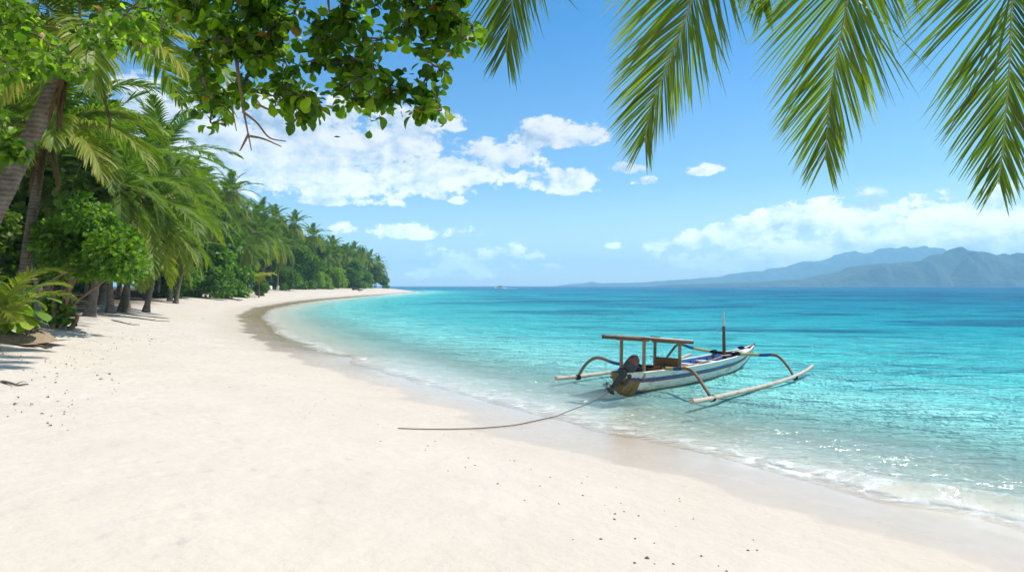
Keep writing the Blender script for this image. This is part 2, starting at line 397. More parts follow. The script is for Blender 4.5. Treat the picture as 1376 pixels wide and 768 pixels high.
m_coconut=plain_mat('green coconut',(.22,.22,.05),.5,.2,8,.4)

# ------------------------------------------------------------------ leaves
def leaf_template(rows, fold=.12, cup=.0):
    """rows: (t, half width). Leaf along +x, normal +z, unit length."""
    V=[];Q=[]
    for t,w in rows: V+= [(t,-w,fold*w*1.6-cup*t*t),(t,0,-cup*t*t),(t,w,fold*w*1.6-cup*t*t)]
    for i in range(len(rows)-1):
        a=i*3; Q+=[(a,a+3,a+4,a+1),(a+1,a+4,a+5,a+2)]
    return np.array(V),np.array(Q)
LEAF_LO=leaf_template([(0,.05),(.45,.36),(.8,.34),(1,.08)],.18,.12)
LEAF_HI=leaf_template([(0,.02),(.14,.05),(.3,.22),(.5,.36),(.72,.42),(.88,.33),(.97,.16),(1.0,.03)],.14,.16)
LEAF_CURL=leaf_template([(0,.02),(.12,.05),(.28,.20),(.48,.31),(.68,.36),(.84,.27),(.95,.13),(1.0,.02)],.38,.42)
LEAF_RAG=leaf_template([(0,.04),(.3,.30),(.5,.25),(.7,.2),(1,.02)],.2,.2)
def norm(a): return a/(np.linalg.norm(a,axis=-1,keepdims=True)+1e-9)
def scatter(mb, tmpl, P, A, N, L, r, m=0):
    """one leaf per point: axis A, normal N (made orthogonal), length L"""
    V,Q=tmpl; A=norm(A); B=norm(np.cross(N,A)); N=np.cross(A,B); k=len(V)
    W=P[:,None,:]+L[:,None,None]*(V[None,:,0:1]*A[:,None,:]+V[None,:,1:2]*B[:,None,:]+V[None,:,2:3]*N[:,None,:])
    QQ=Q[None]+(np.arange(len(P))*k)[:,None,None]
    mb.add(W.reshape(-1,3),QQ.reshape(-1,4),r=np.repeat(r,k),m=m)

# ------------------------------------------------------------------ palm fronds
def rachis_path(e0, length, droop, az, rg, n=14, power=1.4):
    t=np.linspace(0,1,n); ang=e0-droop*t**power
    ds=length/(n-1); h=np.cumsum(np.r_[0,np.cos(ang[:-1])*ds]); z=np.cumsum(np.r_[0,np.sin(ang[:-1])*ds])
    sw=rg.normal(0,.05)*length*t**2
    c,s_=np.cos(az),np.sin(az)
    return np.stack([h*c-sw*s_,h*s_+sw*c,z],-1)
def add_frond(mb, path, nl, lmax, width, rg, rval, mleaf=0, mrach=1, rad=.022, seg=4, hang=.5, a0=68, a1=22, start=.14, apow=.9, tip=.30):
    P=catmull(path,4); L=np.r_[0,np.cumsum(np.linalg.norm(np.diff(P,axis=0),axis=1))]; t=L/L[-1]
    mb.tube(P,rad*(1-.86*t),5,mrach,r=.5)
    tt=np.linspace(start,.995,nl)+rg.normal(0,.15/nl,nl); tt=np.clip(tt,0,1)
    tt=np.repeat(tt,2); side=np.tile([1.,-1.],nl)
    B=np.stack([np.interp(tt,t,P[:,k]) for k in range(3)],-1)
    Tn=norm(np.gradient(P,axis=0)); T=norm(np.stack([np.interp(tt,t,Tn[:,k]) for k in range(3)],-1))
    chord=P[-1]-P[0]; hz=np.array([chord[1],-chord[0],0.]); 
    if np.linalg.norm(hz)<.05: hz=np.array([1.,0,0])
    S=norm(hz[None]-(T@hz)[:,None]*T); U=np.cross(S,T)
    x=np.clip((tt-start)/(1-start),0,1)
    an=np.radians(a0+(a1-a0)*x**apow+3.0*np.sin(tt*46+rg.uniform(0,6))*np.sin(tt*17+side)+rg.normal(0,3.0,len(tt)))
    Ln=lmax*(tip+(1-tip)*np.clip(1.25*np.sin(np.pi*np.clip(x*.80+.17,0,1)),0,1))*np.where(x>.85,1-(x-.85)*2.6,1)*(1+rg.normal(0,.07,len(tt)))
    D=norm(T*np.cos(an)[:,None]+S*(side*np.sin(an))[:,None]+U*(.16+rg.normal(0,.06,len(tt)))[:,None])
    prof=[.55,1.,.95,.7,.06] if seg==4 else ([.6,1.,.75,.05] if seg==3 else [.7,1.,.06])
    pts=[B]; dcur=D.copy(); hg=hang*(1+rg.normal(0,.25,len(tt)))
    for k in range(seg):
        pts.append(pts[-1]+dcur*(Ln/seg)[:,None])
        dcur=norm(dcur+np.array([0,0,-1.])*(hg*(.45+.4*k)/seg*1.6)[:,None])
    pts=np.stack(pts,1)
    Wd=norm(np.cross(D,U)+U*rg.normal(.15,.35,len(tt))[:,None])
    ww=width*np.array(prof)[None,:]*(.75+.5*np.clip(Ln/lmax,0,1))[:,None]
    Va=pts-Wd[:,None,:]*ww[:,:,None]*.5; Vb=pts+Wd[:,None,:]*ww[:,:,None]*.5
    V=np.stack([Va,Vb],2).reshape(-1,3); k2=(seg+1)*2
    Q=np.array([(2*i,2*i+1,2*i+3,2*i+2) for i in range(seg)])
    QQ=Q[None]+(np.arange(len(tt))*k2)[:,None,None]
    rr=np.clip(rval+rg.normal(0,.09,len(tt)),0,1)
    rt=np.repeat(rr,k2).reshape(-1,k2); rt[:,-2:]+=.22; rt[:,-4:-2]+=.05; mb.add(V,QQ.reshape(-1,4),m=mleaf,r=np.clip(rt,0,1).ravel())

def crown_specs(n, length, rg, low=-55):
    out=[]; ga=2.399963
    for i in range(n):
        q=i/(n-1)                                     # 0 young upright .. 1 old hanging
        e0=R(82-q**.85*(82-low)+rg.normal(0,6)); ln=length*(.72+.28*min(1,q*3))*(1+rg.normal(0,.06))
        dr=R(48+30*q+rg.normal(0,11))*(1.0 if q<.75 else .55)
        rv=.12+.34*q+ (.22 if q>.76 else 0)+rg.normal(0,.06)
        out.append((e0,ln,dr,i*ga+rg.normal(0,.15),rv))
    return out
def nuts(mb, rg, k=9):
    for _ in range(k):
        a=rg.uniform(0,6.28); c=np.array([.28*np.cos(a),.28*np.sin(a),rg.uniform(-.55,-.15)])
        t=np.linspace(0,np.pi,6); pr=np.stack([np.zeros(6),np.zeros(6),np.cos(t)*.14],-1)+c
        mb.tube(pr,np.sin(t)*.115+.004,8)
def palm_trunk_mesh(h, lean, rg, r0=.17, r1=.10, bend=.5):
    t=np.linspace(0,1,22); off=np.array([lean*(t**1.0*(1-bend)+bend*t**2.0) ,np.sin(t*3+rg.uniform(0,6))*.08*h*.25,t*h]).T
    off-=off[0]; rad=r1+(r0-r1)*(1-t)**1.2+.11*np.exp(-t*h/.35)
    rad=rad*(1+.05*np.sin(np.arange(22)*2.1))
    mb=MB(); off=np.vstack([off[0]-[0,0,.35],off]); rad=np.r_[rad[0]*1.15,rad]
    mb.tube(off,rad,10); return mb,off[-1]

CROWNS=[]
for v in range(6):
    rg=np.random.default_rng(100+v); mb=MB()
    for e0,ln,dr,az,rv in crown_specs(27+v%3*2,4.7,rg,low=[-60,-70,-50,-66,-48,-72][v]):
        add_frond(mb,rachis_path(e0,ln,dr,az,rg,10),44,.90,.070,rg,rv,seg=3,hang=.62)
    CROWNS.append((mb.build('crown',[m_frond,m_rachis],link=False).data))
nm=MB(); nuts(nm,np.random.default_rng(1)); NUTS=nm.build('coconuts',m_coconut,link=False).data
def child(name, me, parent, loc=(0,0,0), rz=0, sc=1.):
    o=bpy.data.objects.new(name,me); COL.objects.link(o); o.parent=parent; o.location=loc; o.rotation_euler=(0,0,rz); o.scale=(sc,)*3 if np.isscalar(sc) else sc; return o
n_palm=[0]
def palm(x, y, zc, label, lean_to=None, size=1., group='coconut palms along the beach', v=None, coco=True):
    """palm with its foot at x, y; crown at lean_to (x, y) and height zc"""
    z0=gz(x,y); i=n_palm[0]; n_palm[0]+=1; rg=np.random.default_rng(500+i)
    root=empty('coconut_palm',(x,y,z0)); tag(root,label,'palm tree',group)
    h=zc-z0; lx,ly=(lean_to[0]-x,lean_to[1]-y) if lean_to else (rg.normal(0,.08)*h+.06*h,rg.normal(0,.06)*h)
    ln=math.hypot(lx,ly); mb,top=palm_trunk_mesh(h,ln,rg,.15+.012*h*.5,.10)
    tr=mb.build('trunk',m_palmbark,root); az=math.atan2(ly,lx); tr.rotation_euler=(0,0,az)
    c,s_=math.cos(az),math.sin(az); tp=(top[0]*c-top[1]*s_,top[0]*s_+top[1]*c,top[2]-.05)
    child('crown',CROWNS[(v if v is not None else i)%6],root,tp,rg.uniform(0,6.28),size*(1+rg.normal(0,.05)))
    if coco: child('coconuts',NUTS,root,tp,rg.uniform(0,6.28),1.)
    return root

# ------------------------------------------------------------------ broadleaf crowns
def broad_crown(rg, Rx, H, nl, ll, lobes, mat, name='crown', base=.25, rshift=0.):
    mb=MB(); C=[]; 
    for i in range(lobes):
        a=rg.uniform(0,6.28); q=math.sqrt(rg.uniform(0,1)); zz=rg.uniform(0,1)
        rr=Rx*.72*q*math.sqrt(max(.1,1-(zz*.85)**2)); C.append((rr*math.cos(a),rr*math.sin(a),H*(base+(1-base)*zz)-H*.12*q, Rx*rg.uniform(.22,.38)))
    C=np.array(C); per=nl//lobes
    for c in C:
        D=norm(rg.normal(0,1,(per,3))); rad=c[3]*(.35+.7*rg.uniform(0,1,per)**.55)
        P=c[:3]+D*rad[:,None]*np.array([1,1,.8])
        N=norm(D*.5+np.array([0,0,.75])+rg.normal(0,.38,(per,3)))
        A=norm(D+rg.normal(0,.55,(per,3))+np.array([0,0,-.15]))
        scatter(mb,LEAF_LO,P,A,N,ll*rg.uniform(.65,1.2,per),np.clip(rg.normal(.45+rshift,.2,per)+rg.normal(0,.08),0,1))
    return mb.build(name,mat,link=False).data,C
def limbs(C, rg, r0, mat, stem=.5, multi=1, name='trunk', k=10):
    mb=MB()
    for s_ in range(multi):
        a=rg.uniform(0,6.28); b=np.array([.18*math.cos(a),.18*math.sin(a),-.3])*(1 if multi>1 else .2); b[2]=-.3
        top=np.array([rg.normal(0,.25),rg.normal(0,.25),C[:,2].mean()*stem])
        mb.tube(catmull([b,b*.6+top*.3+rg.normal(0,.06,3)+[0,0,.1],top],5),np.linspace(r0,r0*.6,11),8)
        idx=rg.permutation(len(C))[:k]
        for j in idx:
            c=C[j,:3]; mid=(top+c)/2+rg.normal(0,.15,3)
            mb.tube(catmull([top-[0,0,.1],mid,c],4),np.linspace(r0*.5,r0*.1,9),5)
    return mb.build(name,mat,link=False).data
BROAD=[]
for v,(Rx,H,nl,ll,lob,mat) in enumerate([(3.0,4.6,5200,.30,20,m_broad),(2.6,3.6,4600,.28,17,m_broad),(3.4,6.0,6000,.34,24,m_dark),(2.4,2.8,4200,.25,15,m_lime),(3.2,5.2,5200,.32,20,m_dark),(2.8,3.2,4600,.27,18,m_broad)]):
    rg=np.random.default_rng(200+v); me,C=broad_crown(rg,Rx,H,nl,ll,lob,mat,base=.3 if v in(2,4) else .12); BROAD.append((me,limbs(C,rg,.16,m_bark,.55),H))
n_b=[0]
def broad(x, y, ztop, label, v=0, group='broadleaf trees at the beach edge', name='broadleaf_tree', cat='tree', wide=1., lift=.5):
    z0=gz(x,y); i=n_b[0]; n_b[0]+=1; rg=np.random.default_rng(900+i); me,lm,H=BROAD[v%6]
    sc=max(.35,(ztop-z0-lift)/(H*1.02)); root=empty(name,(x,y,z0),rg.uniform(0,6.28)); tag(root,label,cat,group)
    child('crown',me,root,(0,0,lift),0,(sc*wide,sc*wide,sc)); child('trunk',lm,root,(0,0,lift*.6),0,(sc*wide,sc*wide,sc)); return root

# near shrub tree with tan bare stems, left of the beach
def near_shrub():
    d=22.; x,y=at(78,425,d)[:2]; z0=gz(x,y); rg=np.random.default_rng(42)
    root=empty('beach_shrub_tree',(x,y,z0)); tag(root,'rounded bright green shrub tree with bare tan stems standing out on the sand','tree')
    C=[]; mb=MB()
    for i in range(34):
        px=rg.uniform(62,185); top=262+abs(px-105)**1.6*.055 if px<110 else 262+(px-110)*.55
        if px<75: top+=20
        py=rg.uniform(top+16,372 if px>100 else 352); dd=d+rg.normal(0,1.0)
        c=at(px,py,dd)-[x,y,z0]; C.append((*c,rg.uniform(.32,.6)))
    C=np.array(C)
    for c in C:
        per=330; D=norm(rg.normal(0,1,(per,3))); rad=c[3]*(.4+.7*rg.uniform(0,1,per)**.6)
        P=c[:3]+D*rad[:,None]; N=norm(D*.55+[0,0,.7]+rg.normal(0,.35,(per,3))); A=norm(D+rg.normal(0,.5,(per,3)))
        scatter(mb,LEAF_LO,P,A,N,.155*rg.uniform(.7,1.25,per),np.clip(rg.normal(.60+.05*c[2]-.12,.2,per),0,1))
    mb.build('crown',m_broad,root)
    st=MB()
    for k in range(7):
        c=C[rg.integers(len(C)),:3]; b=np.array([rg.normal(0,.16),rg.normal(0,.16),-.3]); e=np.array([.35,0,1.6])+rg.normal(0,.3,3)
        st.tube(catmull([b,(b+e)/2+rg.normal(0,.12,3),e,c],5),np.linspace(.085,.02,16)*rg.uniform(.7,1.1),7)
    st.build('stems',m_twig,root)
    sk=MB(); per=520; P=np.stack([rg.normal(.1,.2,per).clip(-.3,.5),rg.normal(-.1,.18,per).clip(-.4,.3),rg.uniform(.05,.95,per)],-1); D=norm(rg.normal(0,1,(per,3))+[0,-.3,.3])
    scatter(sk,LEAF_LO,P,D,D[:, [1,2,0]]+[0,-.4,.6],.15*rg.uniform(.7,1.2,per),np.clip(rg.normal(.5,.2,per),0,1)); sk.build('suckers',m_broad,root)
near_shrub()

# ---- palms one can point to: (foot px, foot depth, crown px x, crown px y, crown depth, size, variant, label)
PALMS=[
 (170,38,186,262,37,1.16,1,'big coconut palm with yellowing drooping fronds over the sand behind the shrub tree'),
 (135,44,214,205,45,1.12,2,'dark green coconut palm rising behind the yellowing palm'),
 (268,80,276,292,80,.98,0,'coconut palm with dense crown right of the yellowing palm'),
 (292,95,312,258,95,1.0,4,'tall slender coconut palm standing clear against the cloud'),
 (333,118,347,312,118,1.14,3,'broad coconut palm with pale drooping fronds in the middle of the shore'),
 (372,140,378,330,140,.95,5,'shorter coconut palm with hanging fronds beside the broad mid-shore palm'),
 (392,165,398,300,165,1.0,0,'upright coconut palm poking above the mid-shore trees'),
 (410,182,421,317,182,1.02,4,'coconut palm with starry crown just behind the upright palm'),
 (436,200,437,345,200,1.05,1,'coconut palm drooping over the lime green shrubs'),
 (455,235,465,340,235,1.08,2,'dark coconut palm nearer of the pair before the point'),
 (476,253,483,344,253,1.05,4,'dark coconut palm farther of the pair before the point'),
 (492,275,497,346,275,1.1,0,'coconut palm topping the clump on the point'),
 (446,215,449,343,215,1.0,3,'slim coconut palm rising just left of the pair before the point'),
 (488,264,474,350,264,.9,5,'small coconut palm crown between the pair and the point'),
 (515,310,514,362,310,.85,0,'smallest coconut palm leaning out at the very tip of the point'),
 (352,125,362,322,125,1.0,2,'slim coconut palm over the shaded chairs'),
 (505,300,508,352,300,1.0,2,'last coconut palm at the tip of the point'),
 (310,108,330,330,108,.9,5,'low coconut palm tucked between the slender and broad palms'),
 (60,31,120,205,32,1.05,3,'coconut palm hung with dead brown fronds behind the shrub tree'),
 (228,62,240,280,62,.95,5,'coconut palm half hidden behind the beach shrubs'),
]
for fx,fd,cx,cy,cd,sz,v,lab in PALMS:
    b=at(fx,384,fd); c=at(cx,cy,cd); palm(b[0],b[1],c[2],lab,(c[0],c[1]),sz,v=v)
# ---- broadleaf trees one can point to: (px, depth, top py, variant, wide, label, name, cat)
BR=[
 (232,72,338,1,1.15,'spreading green beach shrub below the yellow palm fronds','beach_shrub','shrub',.3),
 (268,80,334,5,1.1,'glossy beach shrub in the middle of the shrub row','beach_shrub','shrub',.3),
 (304,92,338,1,1.0,'round green beach shrub closing the shrub row toward the point','beach_shrub','shrub',.1),
 (408,170,335,0,.95,'tall rounded broadleaf tree between the mid-shore palms','broadleaf_tree','tree',.6),
 (384,145,362,5,1.0,'small dark round tree under the broad mid-shore palm','broadleaf_tree','tree',.6),
 (424,181,365,3,1.0,'yellow green tree left of the lime shrub','broadleaf_tree','tree',.6),
 (446,200,360,3,1.2,'bright lime green shrub bulging over the far sand','beach_shrub','shrub',.4),
 (434,191,368,3,.9,'small lime shrub at the left foot of the bright one','beach_shrub','shrub',.3),
 (474,230,352,0,1.0,'mid green round tree right of the lime shrub','broadleaf_tree','tree',.5),
 (503,280,356,2,.9,'dense dark tree on the point','broadleaf_tree','tree',.4),
 (516,300,370,0,1.0,'low rounded tree at the seaward end of the point','broadleaf_tree','tree',.3),
 (490,265,366,5,1.0,'low green tree in front of the dark tree on the point','broadleaf_tree','tree',.3),
 (352,105,372,1,.8,'leafy shrub at the foot of the broad mid-shore palm','beach_shrub','shrub',.2),
]
for px,d,ty,v,w,lab,nm_,ct,lf in BR:
    b=at(px,384,d); broad(b[0],b[1],at(px,ty,d)[2],lab,v,'broadleaf trees and shrubs at the beach edge',nm_,ct,w,lf)
# ---- the grove behind, which fills the shade
rgB=np.random.default_rng(77)
def edge_pt(yv): return np.interp(yv,FOREST[:,1],FOREST[:,0])
for row,(off,step) in enumerate([(3.0,4.6),(6.5,5),(11,6),(17,8)]):
    yv=20.0+row*2
    while yv<325:
        j=rgB.normal(0,1.0,2); w=1+yv/140
        x=edge_pt(yv)-off*(1+yv/400)+j[0]; y=yv+j[1]
        if y>19+off*.2:
            px=688+x/y*F
            if px>-60:
                skyline=np.interp(px,[-60,0,120,200,260,300,330,370,400,450,500,530],[60,90,150,190,228,250,268,288,298,320,336,368])+8
                ztop=at(px,skyline,y)[2]*rgB.uniform(.88,1.05)*(.8 if row==0 else 1)
                if rgB.uniform()<(.30 if y<70 else .55)+.05*row:
                    palm(x,y,min(ztop,18)*.97,'coconut palm deep in the shaded grove behind the front trees',None,rgB.uniform(.85,1.1),'palms deep in the grove',coco=False)
                else:
                    broad(x,y,min(max(ztop*rgB.uniform(.84,1.),4.5),17),'broadleaf tree deep in the shaded grove behind the front palms',[2,4,0,2,4][rgB.integers(5)],'trees deep in the grove',lift=rgB.uniform(.6,1.6))
        yv+=step*w*rgB.uniform(.8,1.2)

yv=62.
while yv<318:
    x=edge_pt(yv)-rgB.uniform(.5,5.5); px=688+x/yv*F; sk=np.interp(px,[200,260,300,330,370,400,450,500,530],[205,240,262,280,296,306,326,342,366]); zc=at(px,sk,yv)[2]*rgB.uniform(.72,.97)
    palm(x,yv,min(max(zc,6.),19),'coconut palm in the dense row of palms sloping down to the point',None,rgB.uniform(.88,1.1),'palms in the row sloping to the point',coco=False)
    yv+=(3.2+yv*.035)*rgB.uniform(.7,1.3)
# ---- second trunk and the near leaning palm at the left edge, fronds as parts
def near_palm(label, foot, top, size, seed, r0, r1, specs, dead=0, bow=.25, leaf=.95):
    rg=np.random.default_rng(seed); foot=np.array([foot[0],foot[1],gz(*foot)]); top=np.array(top)
    root=empty('coconut_palm',foot); tag(root,label,'palm tree','coconut palms along the beach')
    t=np.linspace(0,1,26)[:,None]; d=top-foot
    P=d*t+np.array([-d[1],d[0],0])*0; P=P+np.array([d[0],d[1],0])*(t**1.8-t)*bow*2; P[:,2]=d[2]*t[:,0]
    rad=r1+(r0-r1)*(1-t[:,0])**1.2+.14*np.exp(-t[:,0]*d[2]/.4); rad*=1+.03*np.sin(np.arange(26)*2.1)
    P=np.vstack([P[0]-[0,0,.4],P]); rad=np.r_[rad[0],rad]
    mb=MB(); mb.tube(P,rad,14); mb.build('trunk',m_palmbark,root)
    for e0,ln,dr,az,rv in specs(rg):
        fb=MB(); add_frond(fb,rachis_path(R(e0),ln*size,R(dr),R(az),rg,12)+d,70,leaf*size,.045,rg,rv,seg=4,hang=.8,rad=.032)
        fb.build('frond',[m_frond,m_rachis],root)
    for k in range(dead):
        fb=MB(); az=rg.uniform(180,380); add_frond(fb,rachis_path(R(-66+rg.normal(0,6)),1.9,R(22),R(az),rg,8)+d-[0,0,.15],30,.30,.04,rg,.5,0,0,seg=3,hang=2.4,rad=.03,a0=35,a1=10)
        fb.build('dead_frond',m_deadfrond,root)
    nb=MB(); nuts(nb,rg,8); o=nb.build('coconuts',m_coconut,root); o.location=d
def specsA(rg):
    S=[]
    for az,e0,dr,rv in [(-10,10,88,.62),(12,26,85,.45),(-30,-2,75,.70),(-52,8,85,.55),(-75,-15,62,.74),(-95,15,85,.5),(35,30,85,.38),(60,20,80,.35),(85,30,80,.3),(115,35,70,.3),(140,15,80,.4),(170,25,80,.4),(195,5,80,.45),(225,20,80,.4),(250,-5,75,.5),(-20,48,85,.25),(30,55,80,.2),(150,55,75,.2),(270,50,80,.2),(-60,40,85,.3)]:
        S.append((e0+rg.normal(0,4),4.2*rg.uniform(.92,1.05),dr,az+rg.normal(0,4),rv))
    return S
tA=at(108,48,14.0)
near_palm('leaning coconut palm with thick grey trunk cutting across the left edge',(-11.75,13.7),tA,.95,11,.2,.155,specsA,4,.0)
tB=at(62,172,20.0); fB=at(24,384,21.5)
near_palm('coconut palm with slim upright trunk between the leaning palm and shrub tree',(fB[0],fB[1]),tB,.9,12,.17,.12,specsA,4,.1)

# young palm with arching yellow green fronds at the left edge
def young_palm(px,d,label,seed,sz,specs,z_up=0.):
    rg=np.random.default_rng(seed); x,y=at(px,384,d)[:2]; root=empty('young_palm',(x,y,gz(x,y))); tag(root,label,'young palm')
    for e0,ln,dr,az,rv in specs:
        fb=MB(); add_frond(fb,rachis_path(R(e0),ln*sz,R(dr),R(az),rg,12)+[0,0,z_up],40,.62*sz,.045,rg,rv,seg=3,hang=.7,rad=.02)
        fb.build('frond',[m_frond,m_rachis],root)
    st=MB(); st.tube([(0,0,-.3),(0,0,.2+z_up*.5),(0.02,0,.45+z_up)],[.13,.12,.06],8); st.build('stem',m_palmbark,root)
young_palm(-12,15.5,'young palm arching yellow green fronds in from the left edge',31,.82,[(72,3.2,95,-8,.68),(60,2.6,95,10,.72),(50,2.3,100,-35,.7),(80,3.0,85,-60,.55),(65,2.8,90,60,.5),(60,2.6,90,120,.5),(60,2.6,90,200,.5),(30,2.0,70,-75,.6)],.2)
young_palm(348,98,'small young palm with yellow tipped fronds at the shrub row end',32,1.5,[(70,2.2,110,a,.55+.25*(a%3==0)) for a in range(0,360,36)],1.8)
# wide-leaved plant
def taro(px,d,label,seed,nl,h,col):
    rg=np.random.default_rng(seed); x,y=at(px,384,d)[:2]; root=empty('leafy_plant',(x,y,gz(x,y))); tag(root,label,'plant')
    lv=MB(); st=MB()
    for i in range(nl):
        a=rg.uniform(0,6.28); r=rg.uniform(.1,.75); e=np.array([r*math.cos(a),r*math.sin(a),h*rg.uniform(.35,1)])
        st.tube(catmull([(0,0,-.1),e*[.4,.4,.7],e],4),np.linspace(.014,.006,9),5)
        A=norm(np.array([[math.cos(a),math.sin(a),-.5]])+rg.normal(0,.2,(1,3))); N=np.array([[math.cos(a)*.4,math.sin(a)*.4,1.]])
        scatter(lv,LEAF_RAG if i%2 else LEAF_HI,e[None],A,N,np.array([rg.uniform(.35,.55)]),np.array([rg.uniform(0,1)]))
    lv.build('leaves',col,root); st.build('stems',m_lime,root)
taro(14,16.5,'yellow green wide-leaved plant beside the sand mound at the left edge',51,46,1.25,m_taro)
taro(48,24,'dark leafy plant between the slim palm and the grey dead trunk',52,40,1.2,m_broad)
# dead grey trunk
def dead_trunk():
    d=22.5; x,y=at(52,384,d)[:2]; z0=gz(x,y); mb=MB()
    mb.tube(catmull([(0,0,-.3),(-.03,0,.6),(-.12,.05,1.3),(-.35,.1,2.2)],5),np.linspace(.1,.05,16),9); root=empty('dead_tree',(x,y,z0))
    tag(root,'thin grey dead trunk leaning behind the shrub tree','dead tree'); mb.build('trunk',plain_mat('weathered wood',(.33,.30,.27),.9,.3,9,.1,.02,stretch=(3,3,.5)),root)
    b=MB(); b.tube(catmull([(-.05,0,.75),(.25,-.1,.9),(.5,-.2,1.1)],4),np.linspace(.035,.012,9),6); b.build('branch',m_twig,root)
dead_trunk()
# small trunks under the shrubs, each a palm stump or leaning stem
for i,(px,d,hh,lx,lab) in enumerate([(120,31,3.4,.9,'stout grey palm trunk leaning right under the shrub tree'),(148,36,3.2,.1,'upright grey palm trunk right of the stout leaning one'),(163,38,3.3,1.0,'grey trunk tilted right beside the yellowing palm'),(196,42,2.8,.9,'thin pale trunk slanting toward the beach shrubs'),(236,60,2.6,.6,'short pale trunk leaning under the spreading beach shrub')]):
    x,y=at(px,384,d)[:2]; rg=np.random.default_rng(60+i); h=hh+2.5
    mb,top=palm_trunk_mesh(h,lx*1.6,rg,.16+.05*(i==0),.11,.2); root=empty('coconut_palm',(x,y,gz(x,y))); tag(root,lab,'palm tree')
    mb.build('trunk',m_palmbark,root); child('crown',CROWNS[(i*2+1)%6],root,tuple(top),i*1.3,.62)

# ------------------------------------------------------------------ overhanging broadleaf branch, upper left
def overhang():
    rg=np.random.default_rng(5); foot=np.array([-8.6,3.6,gz(-8.6,3.6)])
    root=empty('overhanging_tree',foot); tag(root,'round-leaved tree whose leafy branches hang into the top left of the view','tree')
    # main limbs in world space; the trunk stands left of the view
    fork=np.array([-7.6,3.9,4.4])
    tb=MB(); tb.tube(catmull([foot-[0,0,.4],foot+[.2,.1,1.6],fork],8)-foot,np.linspace(.26,.17,17),12); tb.build('trunk',m_bark,root)
    L1=catmull([fork,(-5.6,4.4,5.2),(-3.6,4.1,4.65),(-1.9,3.95,4.32),(-.35,3.85,4.08)],8)
    L2=catmull([fork,(-6.0,5.0,5.1),(-4.5,5.6,5.2),(-3.2,5.6,4.9),(-2.3,5.2,4.5)],8)
    L3=catmull([fork,(-6.3,5.6,4.9),(-5.6,6.6,4.9),(-5.0,6.9,4.6)],8)
    bm=MB()
    for L_,r0 in ((L1,.10),(L2,.08),(L3,.07)): bm.tube(L_-foot,np.linspace(r0,.015,len(L_)),7)
    # bare hanging twigs
    bare=MB(); bare2=MB()
    tw=[[(312,25,3.93),(318,80,3.88),(326,140,3.88),(338,202,3.88)],[(326,150,3.88),(345,165,3.90),(362,185,3.93),(384,190,3.93)],[(334,180,3.88),(326,196,3.86),(322,203,3.85)],[(300,120,3.98),(310,140,3.98),(318,176,4.00)],
        [(336,183,3.88),(355,187,3.88),(378,197,3.90)],[(441,0,3.98),(446,40,3.98),(447,70,3.98)],[(447,40,3.98),(462,70,4.00),(470,95,4.00)],[(345,140,3.98),(368,150,3.98),(392,155,3.98)]]
    for q,t_ in enumerate(tw):
        p=catmull([at(*a) for a in t_],6); (bare2 if q in (5,6) else bare).tube(p-foot,np.linspace(.017 if q==0 else .008,.003,len(p)),5)
    bare.build('bare_twig',m_twig,root); bare2.build('bare_twig',m_twig,root)
    # leafy shoots: polygon-ish bands of targets, each shoot ends in a rosette
    lv=MB(); limbpts=np.vstack([L1,L2,L3])
    def low(px): return np.interp(px,[0,60,110,130,180,255,262,300,330,385,400,425,440,470,500,530,560,575,590,605,640],[118,100,112,92,52,62,140,168,128,165,172,165,118,140,146,150,160,158,118,72,60])
    tg=[]
    for _ in range(700):
        px=rg.uniform(-40,640); lo=low(px)
        py=-60+(lo+60)*rg.uniform(0,1)**.75-6
        if fbm(np.array([px*.022]),np.array([py*.022]),2,9)[0]<(.36 if px>240 else .47): continue
        if px>590 and py>55: continue
        dd=rg.normal(3.88,.14) if px>240 else rg.uniform(4.2,6.6)
        tg.append((px,py,np.clip(dd,3.55,6.8)))
    for px in (268,285,300,395,402,482,512,540,566,572,578,596,612,628): tg.append((px,low(px)-8,3.85+rg.normal(0,.06)))
    # an isolated low sprig at the far left
    for k in range(7): tg.append((rg.uniform(0,42),rg.uniform(192,212),5.2+rg.normal(0,.1)))
    for k in range(6): tg.append((rg.uniform(-30,10),rg.uniform(100,190),5.4+rg.normal(0,.2)))
    W=[]
    for a in tg:
        T=at(*a); k=(T[2]-.95)/math.tan(SUN_EL); sx,sy=T[0]-k*math.sin(SUN_AZ),T[1]-k*math.cos(SUN_AZ)   # where its shade falls on the sand
        if sy<3.32 or sx/sy<-.83: W.append(T)
    W.sort(key=lambda T:np.linalg.norm(limbpts-T,axis=1).min())
    nodes=list(limbpts)
    for T in W:
        N_=np.array(nodes); dv=N_-T; cost=np.linalg.norm(dv,axis=1)+.35*np.clip(T[2]-N_[:,2],0,9); q=N_[np.argmin(cost)]
        mid=(q+T)/2+rg.normal(0,.10*np.linalg.norm(T-q)+.01,3)
        p=catmull([q,mid,T],4); bm.tube(p-foot,np.linspace(.007,.003,len(p)),4,cap=False); nodes+=[mid,T]
        k=rg.integers(12,19); ax=norm(T-mid); D=norm(rg.normal(0,1,(k,3))+ax*.4+[0,0,-.25])
        P=T-foot-ax*rg.uniform(0,.16,k)[:,None]+D*.02
        N=norm(rg.normal(0,.45,(k,3))+[.15,-.35,.8])
        rr_=np.where(rg.uniform(0,1,k)<.012,1.,np.clip(rg.normal(.5,.24,k),0,.95)); h_=k//2
        scatter(lv,LEAF_HI,P[:h_],D[:h_],N[:h_],rg.uniform(.034,.088,h_),rr_[:h_]); scatter(lv,LEAF_CURL,P[h_:],D[h_:],N[h_:],rg.uniform(.03,.084,k-h_),rr_[h_:])
    bm.build('branches',m_bark,root); lv.build('leaves',m_over,root)
overhang()

